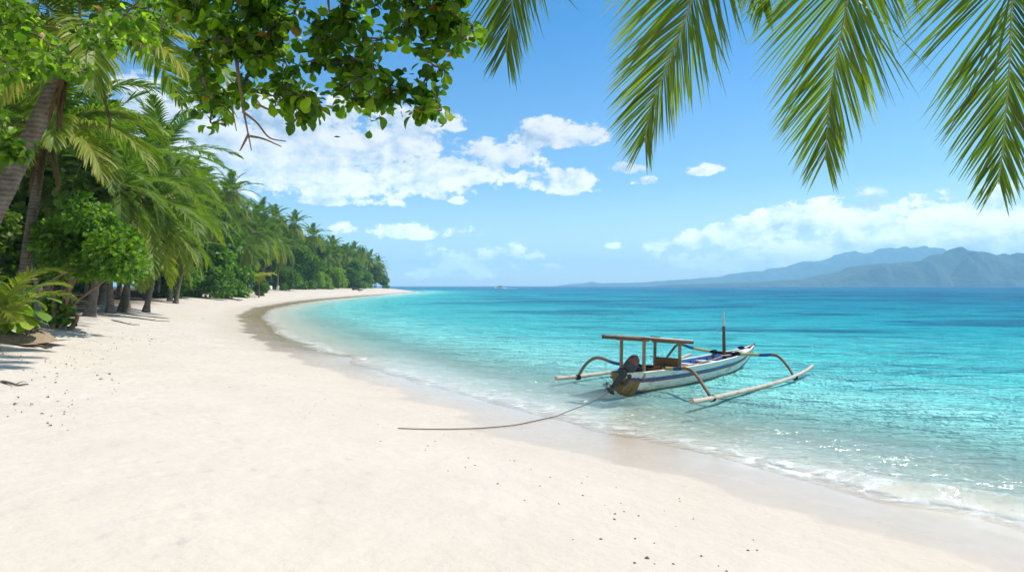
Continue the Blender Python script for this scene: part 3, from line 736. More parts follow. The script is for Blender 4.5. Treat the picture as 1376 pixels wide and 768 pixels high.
# ------------------------------------------------------------------ overhanging palm, upper right (trunk behind the viewer)
def hang_palm():
    rg=np.random.default_rng(15); foot=np.array([3.4,-3.2,gz(3.4,-3.2)]); C0=np.array([2.0,.2,6.6])
    root=empty('overhanging_palm',foot); tag(root,'coconut palm whose hanging fronds fill the top right of the view','palm tree')
    t=np.linspace(0,1,20)[:,None]; P=foot+(C0-foot)*t-np.array([(C0-foot)[0],(C0-foot)[1],0])*(t-t**1.7)*.6
    tb=MB(); tb.tube(np.vstack([P[0]-[0,0,.3],P])-foot,np.r_[.2,np.linspace(.18,.12,20)],12); tb.build('trunk',m_palmbark,root)
    FR=[([(945,-60,4.0),(930,0,4.12),(900,80,4.3),(876,140,4.38),(866,192,4.42)],.80,.55),
        ([(1150,-70,4.0),(1139,0,4.1),(1125,75,4.25),(1114,140,4.36),(1109,216,4.42)],.84,.5),
        ([(1366,-70,3.9),(1360,0,4.0),(1356,90,4.12),(1350,170,4.22),(1342,248,4.3)],.82,.3),
        ([(705,-120,4.1),(694,-60,4.2),(688,0,4.3),(680,72,4.36)],.80,.35),
        ([(1020,-120,4.3),(1021,-70,4.4),(1023,-20,4.5),(1026,18,4.55)],.60,.55)]
    for pts,lm,rv in FR:
        w=[at(*a) for a in pts]; d0=w[0]-C0
        path=[C0,C0+d0*.3+[0,0,.75],C0+d0*.72+[0,0,.72]]+w
        path=catmull(path,4)-foot
        fb=MB(); add_frond(fb,path,340,lm,.0128,rg,rv,seg=4,hang=.14,a0=60,a1=21,rad=.018,start=.2,tip=.42,apow=2.0)
        fb.build('frond',[m_hang,m_rachis],root)
    for az,e0 in [(200,30),(240,10),(280,35),(320,5),(160,15),(250,60)]:
        fb=MB(); add_frond(fb,rachis_path(R(e0),4.6,R(90),R(az),rg,12)+C0-foot,50,.8,.04,rg,.4,seg=3,hang=.6); fb.build('frond',[m_hang,m_rachis],root)
hang_palm()

# ------------------------------------------------------------------ outrigger boat
m_white=plain_mat('weathered white paint',(.72,.70,.64),.55,.26,3.2,.4,.004,(.36,.30,.22),stretch=(.6,1,2))
m_blue=plain_mat('blue paint',(.015,.07,.24),.45,.25,5,.45,.003)
m_red=plain_mat('red paint',(.30,.035,.04),.5,.25,5)
m_gold=plain_mat('ochre paint',(.42,.24,.05),.5,.25,5)
m_navy=plain_mat('navy bottom paint',(.012,.035,.12),.5,.25,4)
m_inner=plain_mat('blue interior paint',(.015,.09,.27),.5,.3,4,.4,.003)
m_yellow=plain_mat('faded yellow paint',(.50,.40,.16),.55,.28,6)
m_orange=plain_mat('faded orange paint',(.42,.17,.05),.55,.28,6)
m_bwood=plain_mat('dark brown wood',(.13,.07,.045),.65,.3,5,.3,.004,stretch=(.6,3,3))
m_post=plain_mat('grey brown post wood',(.36,.25,.155),.75,.3,6,.2,.004,stretch=(3,3,.6))
m_roof=plain_mat('sun bleached board',(.64,.56,.45),.8,.3,4,.15,.006,(.20,.14,.09),stretch=(.5,4,3))
m_bamboo=plain_mat('pale bamboo',(.48,.41,.31),.5,.3,3,.4,.004,(.24,.18,.12),stretch=(1,4,4))
m_crate=plain_mat('brown plywood',(.23,.125,.05),.7,.25,4,.2)
m_stern=plain_mat('algae stained stern',(.22,.15,.055),.7,.35,5,.2,.006,(.06,.04,.025))
m_cowl=plain_mat('faded red engine cowl',(.17,.055,.045),.5,.4,6,.4,.003,(.05,.03,.027))
m_engine=plain_mat('dark engine casing',(.025,.027,.032),.5,.3,7,.5,.003,(.07,.05,.035))
m_alu=plain_mat('worn aluminium',(.55,.55,.54),.4,.25,8,.5,metal=.6)
m_ropebeam=plain_mat('black lashing rope',(.03,.03,.04),.85,.3,14,.1,.004)
def boat():
    root=empty('outrigger_boat',(2.3,14.7,0)); tag(root,'white outrigger fishing boat with blue stripes, roof and raised outboard in the shallows','boat')
    ang=math.atan2(.75,.66); root.rotation_euler=(0,R(.6),ang); root.location.z=.075
    Lh=7.35; st=np.linspace(0,1,61)
    us=[0,.04,.12,.3,.5,.7,.82,.92,.97,1.0]
    bh=np.interp(st,us,[.19,.29,.37,.455,.465,.40,.29,.145,.07,.022])
    sh=np.interp(st,us,[.45,.44,.43,.42,.43,.46,.50,.555,.60,.66])
    kl=np.interp(st,us,[.04,-.12,-.2,-.24,-.24,-.2,-.10,.14,.34,.56])
    k5=np.ones(5)/5
    for a in (bh,sh,kl): a[:]=np.convolve(np.pad(a,2,mode='edge'),k5,'valid')
    tz=np.array([0,.10,.20,.30,.325,.35,.50,.635,.65,.69,.70,.79,.80,.95,1.0])    # heights in the strake, keel .. sheer
    #      bands between rows
    bm=[5,5,5,3,3,0,0,2,2,1,1,1,0,0]
    # rows: navy, navy, navy, gold, gold, white.., red, blue, white
    yw=np.clip(tz,0,1)**.55*(1-.12*(1-tz)); yw[0]=0
    X=st*Lh
    def shell(off, zfloor=None, rows=tz, yy=yw):
        V=np.zeros((len(st),2*len(rows)-1,3)); nr=len(rows)
        for i in range(len(st)):
            b=max(bh[i]-off,.006); z=kl[i]+off+(sh[i]-kl[i]-off)*rows; y=b*yy
            if zfloor is not None: z=np.maximum(z,np.minimum(zfloor,sh[i]-.02))
            V[i,:,0]=X[i]; V[i,nr-1:,1]=-y; V[i,nr-1:,2]=z; V[i,:nr-1,1]=y[:0:-1]; V[i,:nr-1,2]=z[:0:-1]
        return V
    def skin(V, flip=False):
        a,b,_=V.shape; i,j=np.meshgrid(np.arange(a-1),np.arange(b-1),indexing='ij')
        Q=np.stack([i*b+j,i*b+j+1,(i+1)*b+j+1,(i+1)*b+j],-1).reshape(-1,4)
        return Q[:,::-1] if flip else Q
    V=shell(0); rowm=np.array(bm[::-1]+bm); mm=np.tile(rowm,len(st)-1)
    # weathered stern end
    seg=np.repeat(np.arange(len(st)-1),len(rowm)); mm=np.where((seg<4)&np.isin(mm,[0,3,5,2])&(np.tile(np.r_[tz[1:][::-1],tz[1:]],len(st)-1)<.66),4,mm)
    mb=MB(); mb.add(V.reshape(-1,3),skin(V),m=mm)
    e=V[0]; cpt=e.mean(0); nb_=len(e); mb.add(np.vstack([e,cpt]),T=[(k+1,k,nb_) for k in range(nb_-1)]+[(0,nb_-1,nb_)],m=4)
    mb.build('hull',[m_white,m_blue,m_red,m_gold,m_stern,m_navy],root)
    I=shell(.032,.10); ib=MB(); ib.add(I.reshape(-1,3),skin(I,True)); ib.build('hull_interior',m_inner,root)
    # gunwale caps: each side a rail
    for sgn,nm_ in ((1,0),(-1,0)):
        g=MB(); P=np.stack([X[:-1],sgn*(bh[:-1]-.008),sh[:-1]+.012],-1); g.tube(P,np.full(len(P),.026),6,flat=.7); g.build('gunwale',m_white,root)
    # bow stem and small foredeck
    k0=51; fd=MB(); top=np.stack([X[k0:],bh[k0:]-.01,sh[k0:]-.015],-1); bot=top*[1,-1,1]; W=np.stack([top,bot],1).reshape(-1,3); fd.add(W,[(2*i,2*i+1,2*i+3,2*i+2) for i in range(len(top)-1)]); fd.build('foredeck',m_white,root)
    sm=MB(); sm.tube(catmull([(Lh-.30,0,.58),(Lh-.04,0,.645),(Lh+.05,0,.69)],4),np.linspace(.05,.03,9),8); sm.build('stem_post',m_bwood,root)
    def bhat(x): return np.interp(x,X,bh)
    def shat(x): return np.interp(x,X,sh)
    for x,w in ((2.75,.16),(3.55,.12),(4.45,.13)):
        t=MB(); t.box((x,0,shat(x)-.075),(w,bhat(x)-.035,.018)); t.build('thwart',m_white,root)
    for x in (3.15,4.0,4.9,5.9,6.3):
        for sgn in (1,-1):
            t=MB(); t.box((x,sgn*(bhat(x)*.80-.03),shat(x)-.10),(.022,.012,.08)); t.build('rib',m_navy,root)
    # aft deck and crates
    dk=MB(); dk.box((.45,0,.33),(.42,.24,.015)); dk.build('aft_deck',m_bwood,root)
    bx=MB(); bx.box((2.12,0,.47),(.03,.36,.17)); bx.build('bulkhead_board',m_crate,root)
    bx=MB(); bx.box((1.62,-.1,.36),(.36,.22,.10)); bx.build('engine_box',m_crate,root)
    tk=MB(); tk.box((1.05,.12,.40),(.16,.12,.09),bev=.5); tk.build('fuel_tank',m_engine,root)
    co=MB(); a=np.linspace(0,6.28*5,90); rr=.10+.03*np.sin(a*.37); co.tube(np.stack([6.45+rr*np.cos(a),rr*.7*np.sin(a),.60+.012*a/6.28+.006*np.sin(a*3)],-1),.011,5); co.build('rope_coil',m_ropebeam,root)
    bk=MB(); bk.tube([(3.15,.12,.12),(3.15,.12,.3),(3.15,.12,.36)],[.085,.11,.115],12); bk.build('bucket',m_orange,root)
    ol=MB(); ol.tube([(2.5,-.22,.40),(4.3,-.18,.46),(4.9,-.15,.5)],[.016,.016,.013],7); ol.box((5.1,-.14,.51),(.24,.055,.008)); ol.build('paddle',m_post,root)
    # roof on four posts
    for x,y,z1 in ((.55,.29,1.16),(.55,-.29,1.15),(2.12,.33,1.03),(2.12,-.33,1.03)):
        p=MB(); p.tube([(x,y,.30),(x,y,.7),(x+.005,y,z1)],[.043,.04,.04],8); p.build('roof_post',m_post,root)
    rf=MB(); nrm=math.atan2(-.13,1.6); rot=np.array(Matrix.Rotation(-nrm,3,'Y')); cz=1.13
    rf.box((1.28,0,cz+.012),(1.16,.52,.018),rot=rot,bev=.2)
    for y in (-.26,0,.26): rf.box((1.28,y,cz+.034),(1.14,.02,.006),rot=rot)
    rf.build('roof',m_roof,root)
    for y in (.50,-.50):
        b=MB(); b.box((1.28,y,cz-.012),(1.17,.022,.028),rot=rot); b.build('roof_beam',m_bwood,root)
    for x,z in ((.12,1.215),(2.44,1.025)):
        b=MB(); b.box((x,0,z-.025),(.024,.51,.028)); b.build('roof_beam',m_bwood,root)
    for x,z in ((.55,1.15),(2.12,1.02)):
        b=MB(); b.box((x,0,z-.005),(.03,.40,.03)); b.build('roof_bearer',m_post,root)
    b=MB(); b.box((2.0,.25,1.115),(.17,.035,.028),rot=rot); b.build('roof_block',m_engine,root)
    # cross beams: starboard is -y here; painted blocks
    mats=[plain_mat('weathered beam wood',(.20,.135,.095),.65,.3,5,.3,.004),m_yellow,m_blue,m_orange,m_ropebeam]
    def beam(pts, cols):
        P=catmull(pts,8); k=len(P); y=P[:,1]; mid=(y[:-1]+y[1:])/2
        m=np.zeros(k-1,int)
        for lo,hi,c in cols: m[(mid>=lo)&(mid<hi)]=c
        rad=np.full(k,.040)-.008*np.clip(np.abs(y)-1.2,0,1); mb=MB(); mb.tube(P,rad,9,m=m); mb.build('cross_beam',mats,root)
    beam([(.30,-2.0,.05),(.55,-1.72,.24),(.95,-1.30,.46),(1.25,-.95,.52),(1.33,-.6,.48),(1.35,0,.47),(1.35,.55,.47),(1.3,.95,.50),(1.24,1.4,.60),(1.22,1.72,.42),(1.2,1.97,.06)],
         [(-.98,-.82,3),(-.82,-.58,2),(-.58,-.28,1),(-.28,-.05,3),(-.05,.6,4),(.6,.8,1),(.8,1.08,2)])
    beam([(4.95,-2.02,.05),(5.15,-1.76,.34),(5.33,-1.42,.57),(5.4,-1.0,.55),(5.4,-.5,.54),(5.4,0,.54),(5.4,.5,.56),(5.42,1.0,.62),(5.42,1.42,.70),(5.42,1.68,.45),(5.42,1.97,.06)],
         [(-1.25,-.92,2),(-.92,-.42,1),(-.42,.45,4),(.45,.95,1),(.95,1.25,2)])
    # lashings where beams meet gunwales and floats
    for x,y,z in ((1.35,.33,.46),(1.34,-.34,.46),(5.4,.32,.55),(5.4,-.32,.54),(.33,-1.97,.08),(4.98,-2.0,.08),(1.2,1.95,.08),(5.42,1.95,.08)):
        l=MB(); a=np.linspace(0,6.28*4,44); l.tube(np.stack([x+.06*np.linspace(-1,1,44),y+.062*np.cos(a),z+.06*np.sin(a)],-1),.010,4); l.build('lashing',m_ropebeam,root)
    for x0,x1,y in ((-.6,6.25,-2.0),(.35,7.2,1.98)):
        t=np.linspace(0,1,30); P=np.stack([x0+(x1-x0)*t,np.full(30,y)+.03*np.sin(t*4),.065+.20*(2*t-.86)**4*.6+.01*np.sin(t*9)],-1)
        rad=np.full(30,.052)*(1-.12*t); rad[[5,11,17,23]]*=1.09
        f=MB(); f.tube(P,rad,12); f.build('outrigger_float',m_bamboo,root)
    # mast
    p=MB(); p.tube([(5.3,0,.1),(5.3,0,.7),(5.29,.01,1.28)],[.05,.046,.040],9); mo=p.build('mast',m_bwood,root)
    p=MB(); p.tube([(5.29,.01,1.26),(5.288,.012,1.5),(5.286,.013,1.68)],[.034,.030,.024],9); p.build('mast_head',m_alu,mo)
    p=MB(); p.box((5.3,0,.30),(.09,.3,.03)); p.build('mast_step',m_ropebeam,root)
    # outboard: cowl > bracket, shaft leg, gear case, propeller; swung up over the stern
    eng=empty('outboard_motor'); eng.parent=root; eng.location=(.02,-.10,.42); eng.rotation_euler=(R(8),R(40),R(-22)); eng.scale=(.86,.86,.86)
    cw=MB(); t=np.linspace(0,1,9); prof=[.06,.125,.14,.142,.14,.135,.125,.10,.02]
    for_z=.10+.50*t; V=[]
    cw.tube(np.stack([.02-.05*t,np.zeros(9),for_z],-1),np.array(prof),14,m=[1,1,1,1,0,0,0,0],flat=1.25); cw.build('cowl',[m_cowl,m_engine],eng)
    bd=MB(); bd.box((0,0,.06),(.15,.12,.06),bev=.4); bd.build('cowl_base',m_engine,eng)
    lg=MB(); lg.tube([(-.02,0,.03),(-.03,0,-.2),(-.03,0,-.45)],[.085,.065,.05],10); lg.build('drive_leg',m_engine,eng)
    br=MB(); br.box((.14,0,-.08),(.05,.10,.13),bev=.3); br.build('clamp_bracket',m_engine,eng)
    pl=MB(); pl.box((-.08,0,-.43),(.14,.07,.012)); pl.build('cavitation_plate',m_engine,eng)
    gc=MB(); gc.tube(np.stack([np.linspace(.14,-.16,8),np.zeros(8),np.full(8,-.52)],-1),[.01,.04,.055,.058,.056,.05,.042,.03],10); gc.build('gear_case',m_engine,eng)
    pr=MB(); pr.tube([(-.16,0,-.52),(-.24,0,-.52)],[.035,.02],8)
    for k in range(3):
        a=k*2.094+.4; u=np.array([0,math.cos(a),math.sin(a)]); w=np.array([.5,-math.sin(a)*.8,math.cos(a)*.8]); c=np.array([-.2,0,-.52])
        V=[];
        for q,wd in ((.03,.03),(.07,.055),(.11,.05),(.135,.02)):
            for s_ in (-1,1):
                for th in (-.004,.004): V.append(c+u*q+w*wd*s_+np.array([th,0,0]))
        Q=[]
        for i in range(3):
            a0=i*4; Q+=[(a0,a0+2,a0+6,a0+4),(a0+1,a0+5,a0+7,a0+3),(a0,a0+4,a0+5,a0+1),(a0+2,a0+3,a0+7,a0+6)]
        pr.add(np.array(V),Q)
    pr.build('propeller',m_alu,eng)
    til=MB(); til.tube(catmull([(.1,0,.12),(.35,.02,.2),(.6,.03,.22)],4),np.linspace(.02,.016,9),7); til.build('tiller',m_engine,eng)
boat()
# mooring rope lying on the sand, running into the water and up to the stern
def rope():
    W=[(2.32,14.62,.30),(1.75,13.9,.10),(1.15,13.05,.035)]
    for px,py,z in ((740,561,.06),(700,570,.12),(655,575,.2),(610,577,.26),(570,577,.32),(535,576,.36)):
        for _ in range(3):
            d=(EYE-z)*F/(py-384); x=(px-688)/F*d; z=gz(x,d)
        W.append((x,d,z+.012))
    P=catmull(W,8)
    zz=terrain(P[:,0],P[:,1])[0]; P[:,2]=np.where(np.arange(len(P))>20,np.maximum(zz,.0)+.012,np.maximum(P[:,2],np.maximum(zz,0)+.012))
    mb=MB(); mb.tube(P,.0075,6); tag(mb.build('mooring_rope',plain_mat('old mooring rope',(.12,.085,.06),.9,.3,20,.1)),'thin brown mooring rope lying on the sand and running to the boat stern','rope')
rope()

# ------------------------------------------------------------------ far motor boat with wake, bird
def far_boat():
    d=560.; x=at(672,384,d)[0]; root=empty('motor_boat',(x,d,.1),R(185)); tag(root,'tiny white motor boat speeding along the horizon','boat')
    t=np.linspace(0,1,14); b=np.interp(t,[0,.1,.5,.85,1],[1.2,1.35,1.35,.8,.05]); V=[]
    for i in range(14):
        x_=-4.5+9*t[i]; s_=.9+.5*t[i]**2
        V+= [(x_,b[i],s_),(x_,b[i]*.8,.1),(x_,0,-.3+.5*t[i]**3),(x_,-b[i]*.8,.1),(x_,-b[i],s_)]
    V=np.array(V); Q=[(i*5+j,i*5+j+1,(i+1)*5+j+1,(i+1)*5+j) for i in range(13) for j in range(4)]+[(i*5,(i+1)*5,(i+1)*5+4,i*5+4) for i in range(13)]+[(0,4,3,1)]
    mb=MB(); mb.add(V,Q,T=[(1,3,2)]); mb.build('hull',m_white,root)
    c=MB(); c.box((-.3,0,1.75),(1.6,1.0,.75)); c.build('cabin',m_white,root)
    c=MB(); c.box((-.3,0,1.95),(1.64,1.03,.25)); c.build('window_band',m_navy,root)
    c=MB(); c.box((-.3,0,2.60),(1.9,1.15,.07)); c.build('roof',m_white,root)
    w=MB(); rg=np.random.default_rng(3)
    for sgn in (1,-1):
        t=np.linspace(0,1,24); P=np.stack([4.2-18*t,sgn*(.9+2.2*t),.12+.5*np.exp(-t*3)*(.6+.4*np.sin(t*40))],-1); w.tube(P,(.55*(1-t)+.06)*(1+.3*rg.normal(0,1,24)),7,flat=.6)
    m_f,n=material('boat wake foam'); surf(n,n.principled((.85,.87,.88),.9,.1)); tag(w.build('bow_wave',m_f),'white wake of the far motor boat','wake').location=root.location
    bpy.data.objects['bow_wave'].rotation_euler=root.rotation_euler
far_boat()
def bird():
    p=at(453,184,45.); mb=MB()
    mb.tube([(-.20,0,0),(-.12,0,.01),(0,0,.015),(.11,0,.01),(.16,0,.012),(.21,0,0)],[.008,.035,.05,.035,.026,.004],8)
    for s_ in (1,-1):
        V=[(.06,s_*.03,.02),(-.07,s_*.03,.02),(.05,s_*.2,.075),(-.07,s_*.2,.07),(.0,s_*.42,.03),(-.05,s_*.42,.03)]
        V=V+[(a,b,c-.008) for a,b,c in V]
        mb.add(V,[(0,1,3,2),(2,3,5,4),(6,8,9,7),(8,10,11,9),(0,2,8,6),(2,4,10,8),(1,7,9,3),(3,9,11,5)])
    mb.add([(-.18,.03,.0),(-.18,-.03,.0),(-.30,-.06,0),(-.30,.06,0)],[(0,1,2,3)])
    o=mb.build('bird',plain_mat('dark plumage',(.05,.045,.04),.8,.2,10,.1)); o.location=p; o.rotation_euler=(R(12),0,R(20)); tag(o,'dark bird gliding in front of the left cloud bank','bird')
bird()

# ------------------------------------------------------------------ beach debris
m_peb=plain_mat('dark coral rubble',(.16,.125,.10),.9,.3,30,.1)
m_dleaf=plain_mat('dry brown leaf',(.17,.10,.05),.85,.3,20,.1)
PEB=[]
for v in range(5):
    rg=np.random.default_rng(300+v); t=np.linspace(0,np.pi,7); mb=MB()
    mb.tube(np.stack([rg.normal(0,.12,7),rg.normal(0,.12,7),-np.cos(t)*.5],-1),np.sin(t)*.62*(1+rg.normal(0,.12,7))+.01,8); PEB.append(mb.build('pebble',m_peb,link=False).data)
def inview(x,y): 
    z=gz(x,y); px=688+x/y*F; py=384+(EYE-z)/y*F; return px,py,z
rg=np.random.default_rng(8); cnt=0
while cnt<85:
    a=rg.uniform(0,1); y=4.6+14*a**1.6; sx=np.interp(y,SHORE[:,1][:120],SHORE[:,0][:120]); x=sx-rg.normal(4.2,.75)
    if x>sx-3.0: continue
    px,py,z=inview(x,y)
    if not(0<px<1376 and py<768): continue
    o=bpy.data.objects.new('pebble',PEB[cnt%5]); COL.objects.link(o); k=rg.uniform(.008,.017)*(1.4 if rg.uniform()<.06 else 1); o.location=(x,y,z+k*.15); o.scale=(k*1.25,k,k*.6); o.rotation_euler=(rg.normal(0,.2),rg.normal(0,.2),rg.uniform(0,6.28))
    tag(o,'small dark bit of coral rubble on the dry white sand','pebble','dark coral bits scattered on the sand'); cnt+=1
LEAFM=[]
for v in range(4):
    rg2=np.random.default_rng(320+v); V,Q=leaf_template([(0,.03),(.25,.26),(.55,.34),(.85,.2),(1,.02)],.5,.25); V=V+rg2.normal(0,.03,V.shape); mb=MB(); mb.add(V,Q); mb.add(V+[0,0,-.03],Q[:,::-1]); LEAFM.append(mb.build('dead_leaf',m_dleaf,link=False).data)
cnt=0
cl=[(rg.beta(1,1.6)*230,rg.uniform(7.5,24)) for _ in range(26)]
while cnt<200:
    q0=cl[rg.integers(26)]; px=q0[0]+rg.normal(0,16); d=q0[1]+rg.normal(0,.7); x=(px-688)/F*d; q=inview(x,d)
    if not(430<q[1]<620): continue
    if px>260-(q[1]-430)*.9+rg.normal(0,25): continue
    o=bpy.data.objects.new('dead_leaf',LEAFM[cnt%4]); COL.objects.link(o); k=rg.uniform(.016,.042)*(1.7 if rg.uniform()<.1 else 1); o.location=(x,d,q[2]+.012); o.scale=(k*1.2,k,k); o.rotation_euler=(rg.normal(0,.25),rg.normal(0,.25),rg.uniform(0,6.28))
    tag(o,'dry brown leaf lying on the churned sand at left','leaf','dry leaves littering the left of the beach'); cnt+=1
def stick(pts,r,label,nm_='driftwood_stick',cat='driftwood'):
    P=[]
    for px,d in pts:
        x=(px-688)/F*d; P.append((x,d,gz(x,d)+r*.6))
    P=catmull(P,5); P[:,2]+=np.abs(np.sin(np.linspace(0,5,len(P))))*r*.8; P0=P[0].copy()
    mb=MB(); mb.tube(P-P0,np.linspace(r,r*.45,len(P)),7)
    q=P[len(P)//2]-P0; mb.tube([q,q+[.12*r*20,.08,r*1.5],q+[.2*r*20,.12,r]],[r*.5,r*.3,r*.2],5)
    o=mb.build(nm_,m_bark); o.location=P0; tag(o,label,cat); return o
stick([(2,10.6),(20,10.4),(38,10.5)],.022,'forked dark stick near the left edge below the dead leaves')
stick([(0,17.0),(14,16.5),(26,16.2)],.035,'brown branch lying in front of the sand mound')
stick([(42,16.2),(58,16.0),(70,16.0)],.04,'short brown branch right of the sand mound')
stick([(150,29),(172,28.5),(188,29)],.028,'dark root snaking out over the sand below the grey trunks')
stick([(176,34),(205,33.5),(228,34)],.03,'long brown root on the bank edge before the beach shrubs')
stick([(474,200),(481,196),(487,192)],.32,'dark driftwood log stranded on the far sand near the point')
stick([(300,84),(318,81),(326,82)],.1,'fallen branch below the end of the shrub row')
# matted root mound, lower left
def mound():
    px,d=16,16.8; x,y=at(px,384,d)[:2]; z0=gz(x,y); rg=np.random.default_rng(91); root=empty('root_mound',(x,y,z0)); tag(root,'low brown mound of matted roots and sand at the left edge','mound')
    nx=26; u=np.linspace(-1,1,nx); U,W=np.meshgrid(u,u); rr=np.hypot(U,W); h=np.clip(1-rr**2,0,1)**.8*.42*(.25+1.3*fbm(U*4+5,W*4,4,4))-.05
    mb=MB(); mb.add(np.stack([U*1.0,W*.8,h],-1).reshape(-1,3),[(j*nx+i,j*nx+i+1,(j+1)*nx+i+1,(j+1)*nx+i) for j in range(nx-1) for i in range(nx-1)]); mb.build('soil',plain_mat('rooty soil',(.34,.25,.165),.95,.3,5,.1,.08,(.13,.085,.055)),root)
    rb=MB()
    for _ in range(130):
        a=rg.uniform(0,6.28); q=rg.uniform(0,.7); p0=np.array([q*math.cos(a),q*.8*math.sin(a),.42*(1-q*q)+.04]); p1=p0+np.array([rg.normal(0,.25),rg.normal(0,.2)-.1,-.14]); rb.tube([p0,(p0+p1)/2+[0,0,.05],p1],[.012,.01,.004],4)
    rb.build('roots',m_bark,root)
mound()
# white plastic loungers in the shade far along the beach
m_plast,n=material('white plastic'); surf(n,n.principled((.8,.8,.78),.45,.4))
for px,d,rz,lab in ((364,125,.5,'white beach chair in the shade under the mid-shore palms'),(372,130,-.4,'second white beach chair farther under the mid-shore palms')):
    x,y=at(px,384,d)[:2]; x+=0; root=empty('beach_chair',(x,y,gz(x,y)),rz); tag(root,lab,'chair')
    a=MB(); a.box((0,0,.42),(.28,.27,.03)); a.build('seat',m_plast,root)
    a=MB(); a.box((0,.27,.75),(.27,.03,.36),rot=np.array(Matrix.Rotation(R(-12),3,'X'))); a.build('backrest',m_plast,root)
    for sx in (-1,1):
        for sy in (-1,1): a=MB(); a.tube([(sx*.24,sy*.23,.40),(sx*.27,sy*.26,0)],[.03,.025],6); a.build('leg',m_plast,root)

# ------------------------------------------------------------------ haze
mh,n=material('sea haze'); pv=n.node('ShaderNodeVolumePrincipled'); pv.inputs['Color'].default_value=(.42,.79,1,1); pv.inputs['Density'].default_value=2.5e-4; pv.inputs['Anisotropy'].default_value=.0
n.L.new(pv.outputs[0],n.out.inputs['Volume'])
hb=MB(); h=np.array([7900,4300,160.]); hb.box((0,3500,128),(8200,4600,167),bev=0.0); hz=hb.build('haze',mh,smooth=False); tag(hz,'thin blue sea haze over the bay','haze',kind='stuff')

# ------------------------------------------------------------------ sky with clouds, sun
w=bpy.data.worlds.new('World'); scene.world=w; w.use_nodes=True; w.node_tree.nodes.clear(); n=NT(w.node_tree)
out=n.node('ShaderNodeOutputWorld')
sky=n.node('ShaderNodeTexSky',sky_type='NISHITA'); sky.sun_disc=False; sky.sun_elevation=SUN_EL; sky.sun_rotation=SUN_AZ; sky.air_density=1.; sky.dust_density=.6; sky.ozone_density=3.
bg=n.node('ShaderNodeBackground'); bg.inputs[1].default_value=.115
D=n.node('ShaderNodeTexCoord').outputs['Generated']; sp=n.node('ShaderNodeSeparateXYZ'); n.L.new(D,sp.inputs[0]); x,y,z=sp.outputs
az=n.math('ARCTAN2',x,y); el=n.math('DIVIDE',z,n.math('SQRT',n.math('ADD',n.math('MULTIPLY',x,x),n.math('MULTIPLY',y,y))))
gr=n.ramp(n.math('DIVIDE',n.math('MAXIMUM',el,0.),.6),[(0,(1.8,1.62,1.5)),(.09,(1.08,1.12,1.12)),(.25,(.58,.81,.95)),(.65,(.215,.645,.93)),(1,(.18,.60,.90))])
n.L.new(n.mix(1.,sky.outputs[0],gr,'MULTIPLY'),bg.inputs[0])
def cloudpos(px,py):
    u=(px-688)/F; a=math.atan(u); return a,(384-py)/F*math.cos(a)
CL=[(250,205,150,75,1.1),(400,190,150,55,1.15),(430,235,200,42,1.1),(540,190,60,36,1.05),(590,232,80,28,1.0),(600,165,22,16,.7),(672,212,55,24,.95),(742,183,62,24,1.05),(700,237,60,9,.55),(757,246,55,17,.95),(802,256,14,8,.6),(430,268,30,11,.9),(490,272,55,7,.5),
 (860,244,20,6,.6),(948,229,26,8,.75),(838,228,20,8,.6),(833,330,14,5,.7),(615,270,10,6,.7),(668,228,14,6,.7),(540,312,85,10,.5),(660,342,70,12,.42),(620,360,90,14,.36),
 (925,330,60,10,.8),(985,318,60,20,1.05),(1060,306,62,26,1.1),(1140,297,60,32,1.15),(1210,312,70,22,1.1),(1270,293,62,38,1.15),(1350,300,75,42,1.15),(1450,290,90,50,1.1),(1010,350,110,18,.75),(1150,335,150,26,1.0),(1300,335,120,22,1.0),(1600,250,200,80,1.0),(-100,180,220,90,1.1)]
cov=None
ae=n.node('ShaderNodeCombineXYZ'); n.L.new(az,ae.inputs[0]); n.L.new(el,ae.inputs[1]); ae=ae.outputs[0]
for px,py,rx,ry,wt in CL:
    a0,e0=cloudpos(px,py); cs=math.cos(a0); ra=rx/F*cs*cs*1.25; re=ry/F*cs*1.25; k=math.sqrt(wt)
    q=n.node('ShaderNodeVectorMath',operation='MULTIPLY_ADD'); n.L.new(ae,q.inputs[0]); q.inputs[1].default_value=(k/ra,k/re,0); q.inputs[2].default_value=(-a0*k/ra,-e0*k/re,0); q=q.outputs[0]
    q=n.vmath('MAXIMUM',q,n.vmath('MULTIPLY',q,(-1,-1.45,0)))           # flatter base
    g=n.node('ShaderNodeVectorMath',operation='DOT_PRODUCT'); n.L.new(q,g.inputs[0]); n.L.new(q,g.inputs[1])
    g=n.math('SUBTRACT',wt,g.outputs['Value'])
    cov=g if cov is None else n.math('MAXIMUM',cov,g)
for a0,e0,ra,re,wt in [(2.5,.6,.8,.35,1.2),(-2.2,.55,.8,.4,1.2),(-1.3,1.0,.35,.3,1.1),(1.75,.45,.45,.2,1.1),(3.1,1.7,.9,.5,1.2),(.2,2.2,.8,.5,1.1),(-3.1,.4,.5,.2,1.1)]:     # unseen cloud banks behind and overhead, added for white fill light
    q=n.node('ShaderNodeVectorMath',operation='MULTIPLY_ADD'); n.L.new(ae,q.inputs[0]); q.inputs[1].default_value=(1/ra,1/re,0); q.inputs[2].default_value=(-a0/ra,-e0/re,0); q=q.outputs[0]
    g=n.node('ShaderNodeVectorMath',operation='DOT_PRODUCT'); n.L.new(q,g.inputs[0]); n.L.new(q,g.inputs[1])
    cov=n.math('MAXIMUM',cov,n.math('SUBTRACT',wt,g.outputs['Value']))
cov=n.math('MAXIMUM',cov,-1.)
cv=n.node('ShaderNodeCombineXYZ'); n.L.new(az,cv.inputs[0]); n.put(cv.inputs[1],n.math('MULTIPLY',el,1.45)); vec=cv.outputs[0]
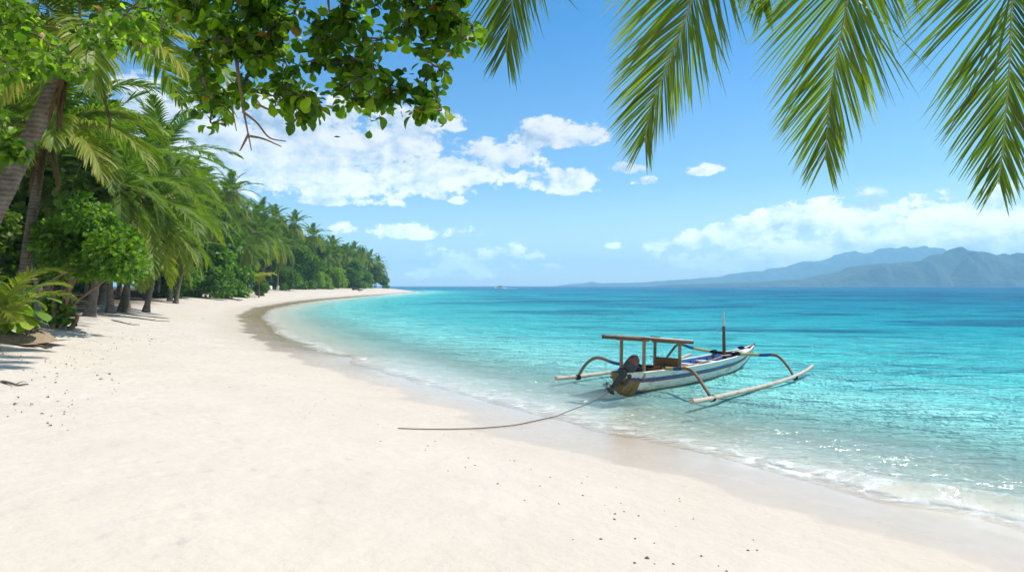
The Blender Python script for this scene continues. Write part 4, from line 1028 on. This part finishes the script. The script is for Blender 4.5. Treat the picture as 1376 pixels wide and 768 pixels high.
n1=n.noise(vec,17.,9,.67,.1); vec2=n.vmath('ADD',vec,(.012,.022,0)); n2=n.noise(vec2,17.,5,.62,.15); n3=n.noise(vec,5.5,2,.5)
den=n.math('ADD',n.math('MULTIPLY',cov,.56),n.math('MULTIPLY',n.math('SUBTRACT',n1,.5),2.9))
alpha=n.smooth(den,0.,.27)
alpha=n.math('MULTIPLY',alpha,n.smooth(cov,-.75,.15))
lightv=n.math('ADD',.77,n.math('MULTIPLY',n.math('SUBTRACT',n1,n2),2.2))
thick=n.smooth(den,.3,1.3)
lightv=n.math('SUBTRACT',lightv,n.math('MULTIPLY',thick,n.lin(n3,.35,.65,.06,.50)))
ccol=n.ramp(lightv,[(.35,(.42,.55,.72)),(.62,(.70,.79,.90)),(.85,(.96,.97,.98)),(1,(1.05,1.05,1.04))])
cb=n.node('ShaderNodeBackground'); n.L.new(ccol,cb.inputs[0]); n.put(cb.inputs[1],n.smooth(el,.02,.22,1.3,.68))
ms=n.node('ShaderNodeMixShader'); n.put(ms.inputs[0],n.math('MULTIPLY',alpha,.96)); n.L.new(bg.outputs[0],ms.inputs[1]); n.L.new(cb.outputs[0],ms.inputs[2])
n.L.new(ms.outputs[0],out.inputs[0])
w.cycles.sampling_method='MANUAL'; w.cycles.sample_map_resolution=512

sl=bpy.data.lights.new('sun','SUN'); sl.energy=4.0; sl.angle=R(.5); sl.color=(1,.955,.88); so=bpy.data.objects.new('sun',sl); COL.objects.link(so)
so.rotation_euler=(-sun_dir).to_track_quat('-Z','Y').to_euler()

vs=scene.view_settings; vs.view_transform='Standard'; vs.look='None'; vs.gamma=1; vs.exposure=0.55; vs.use_curve_mapping=False
cy=scene.cycles; cy.use_denoising=True; cy.max_bounces=6; cy.diffuse_bounces=2; cy.glossy_bounces=2; cy.transmission_bounces=3; cy.transparent_max_bounces=6; cy.volume_bounces=1
cy.sample_clamp_indirect=4; cy.caustics_reflective=False; cy.caustics_refractive=False; cy.use_adaptive_sampling=True; cy.adaptive_threshold=.03
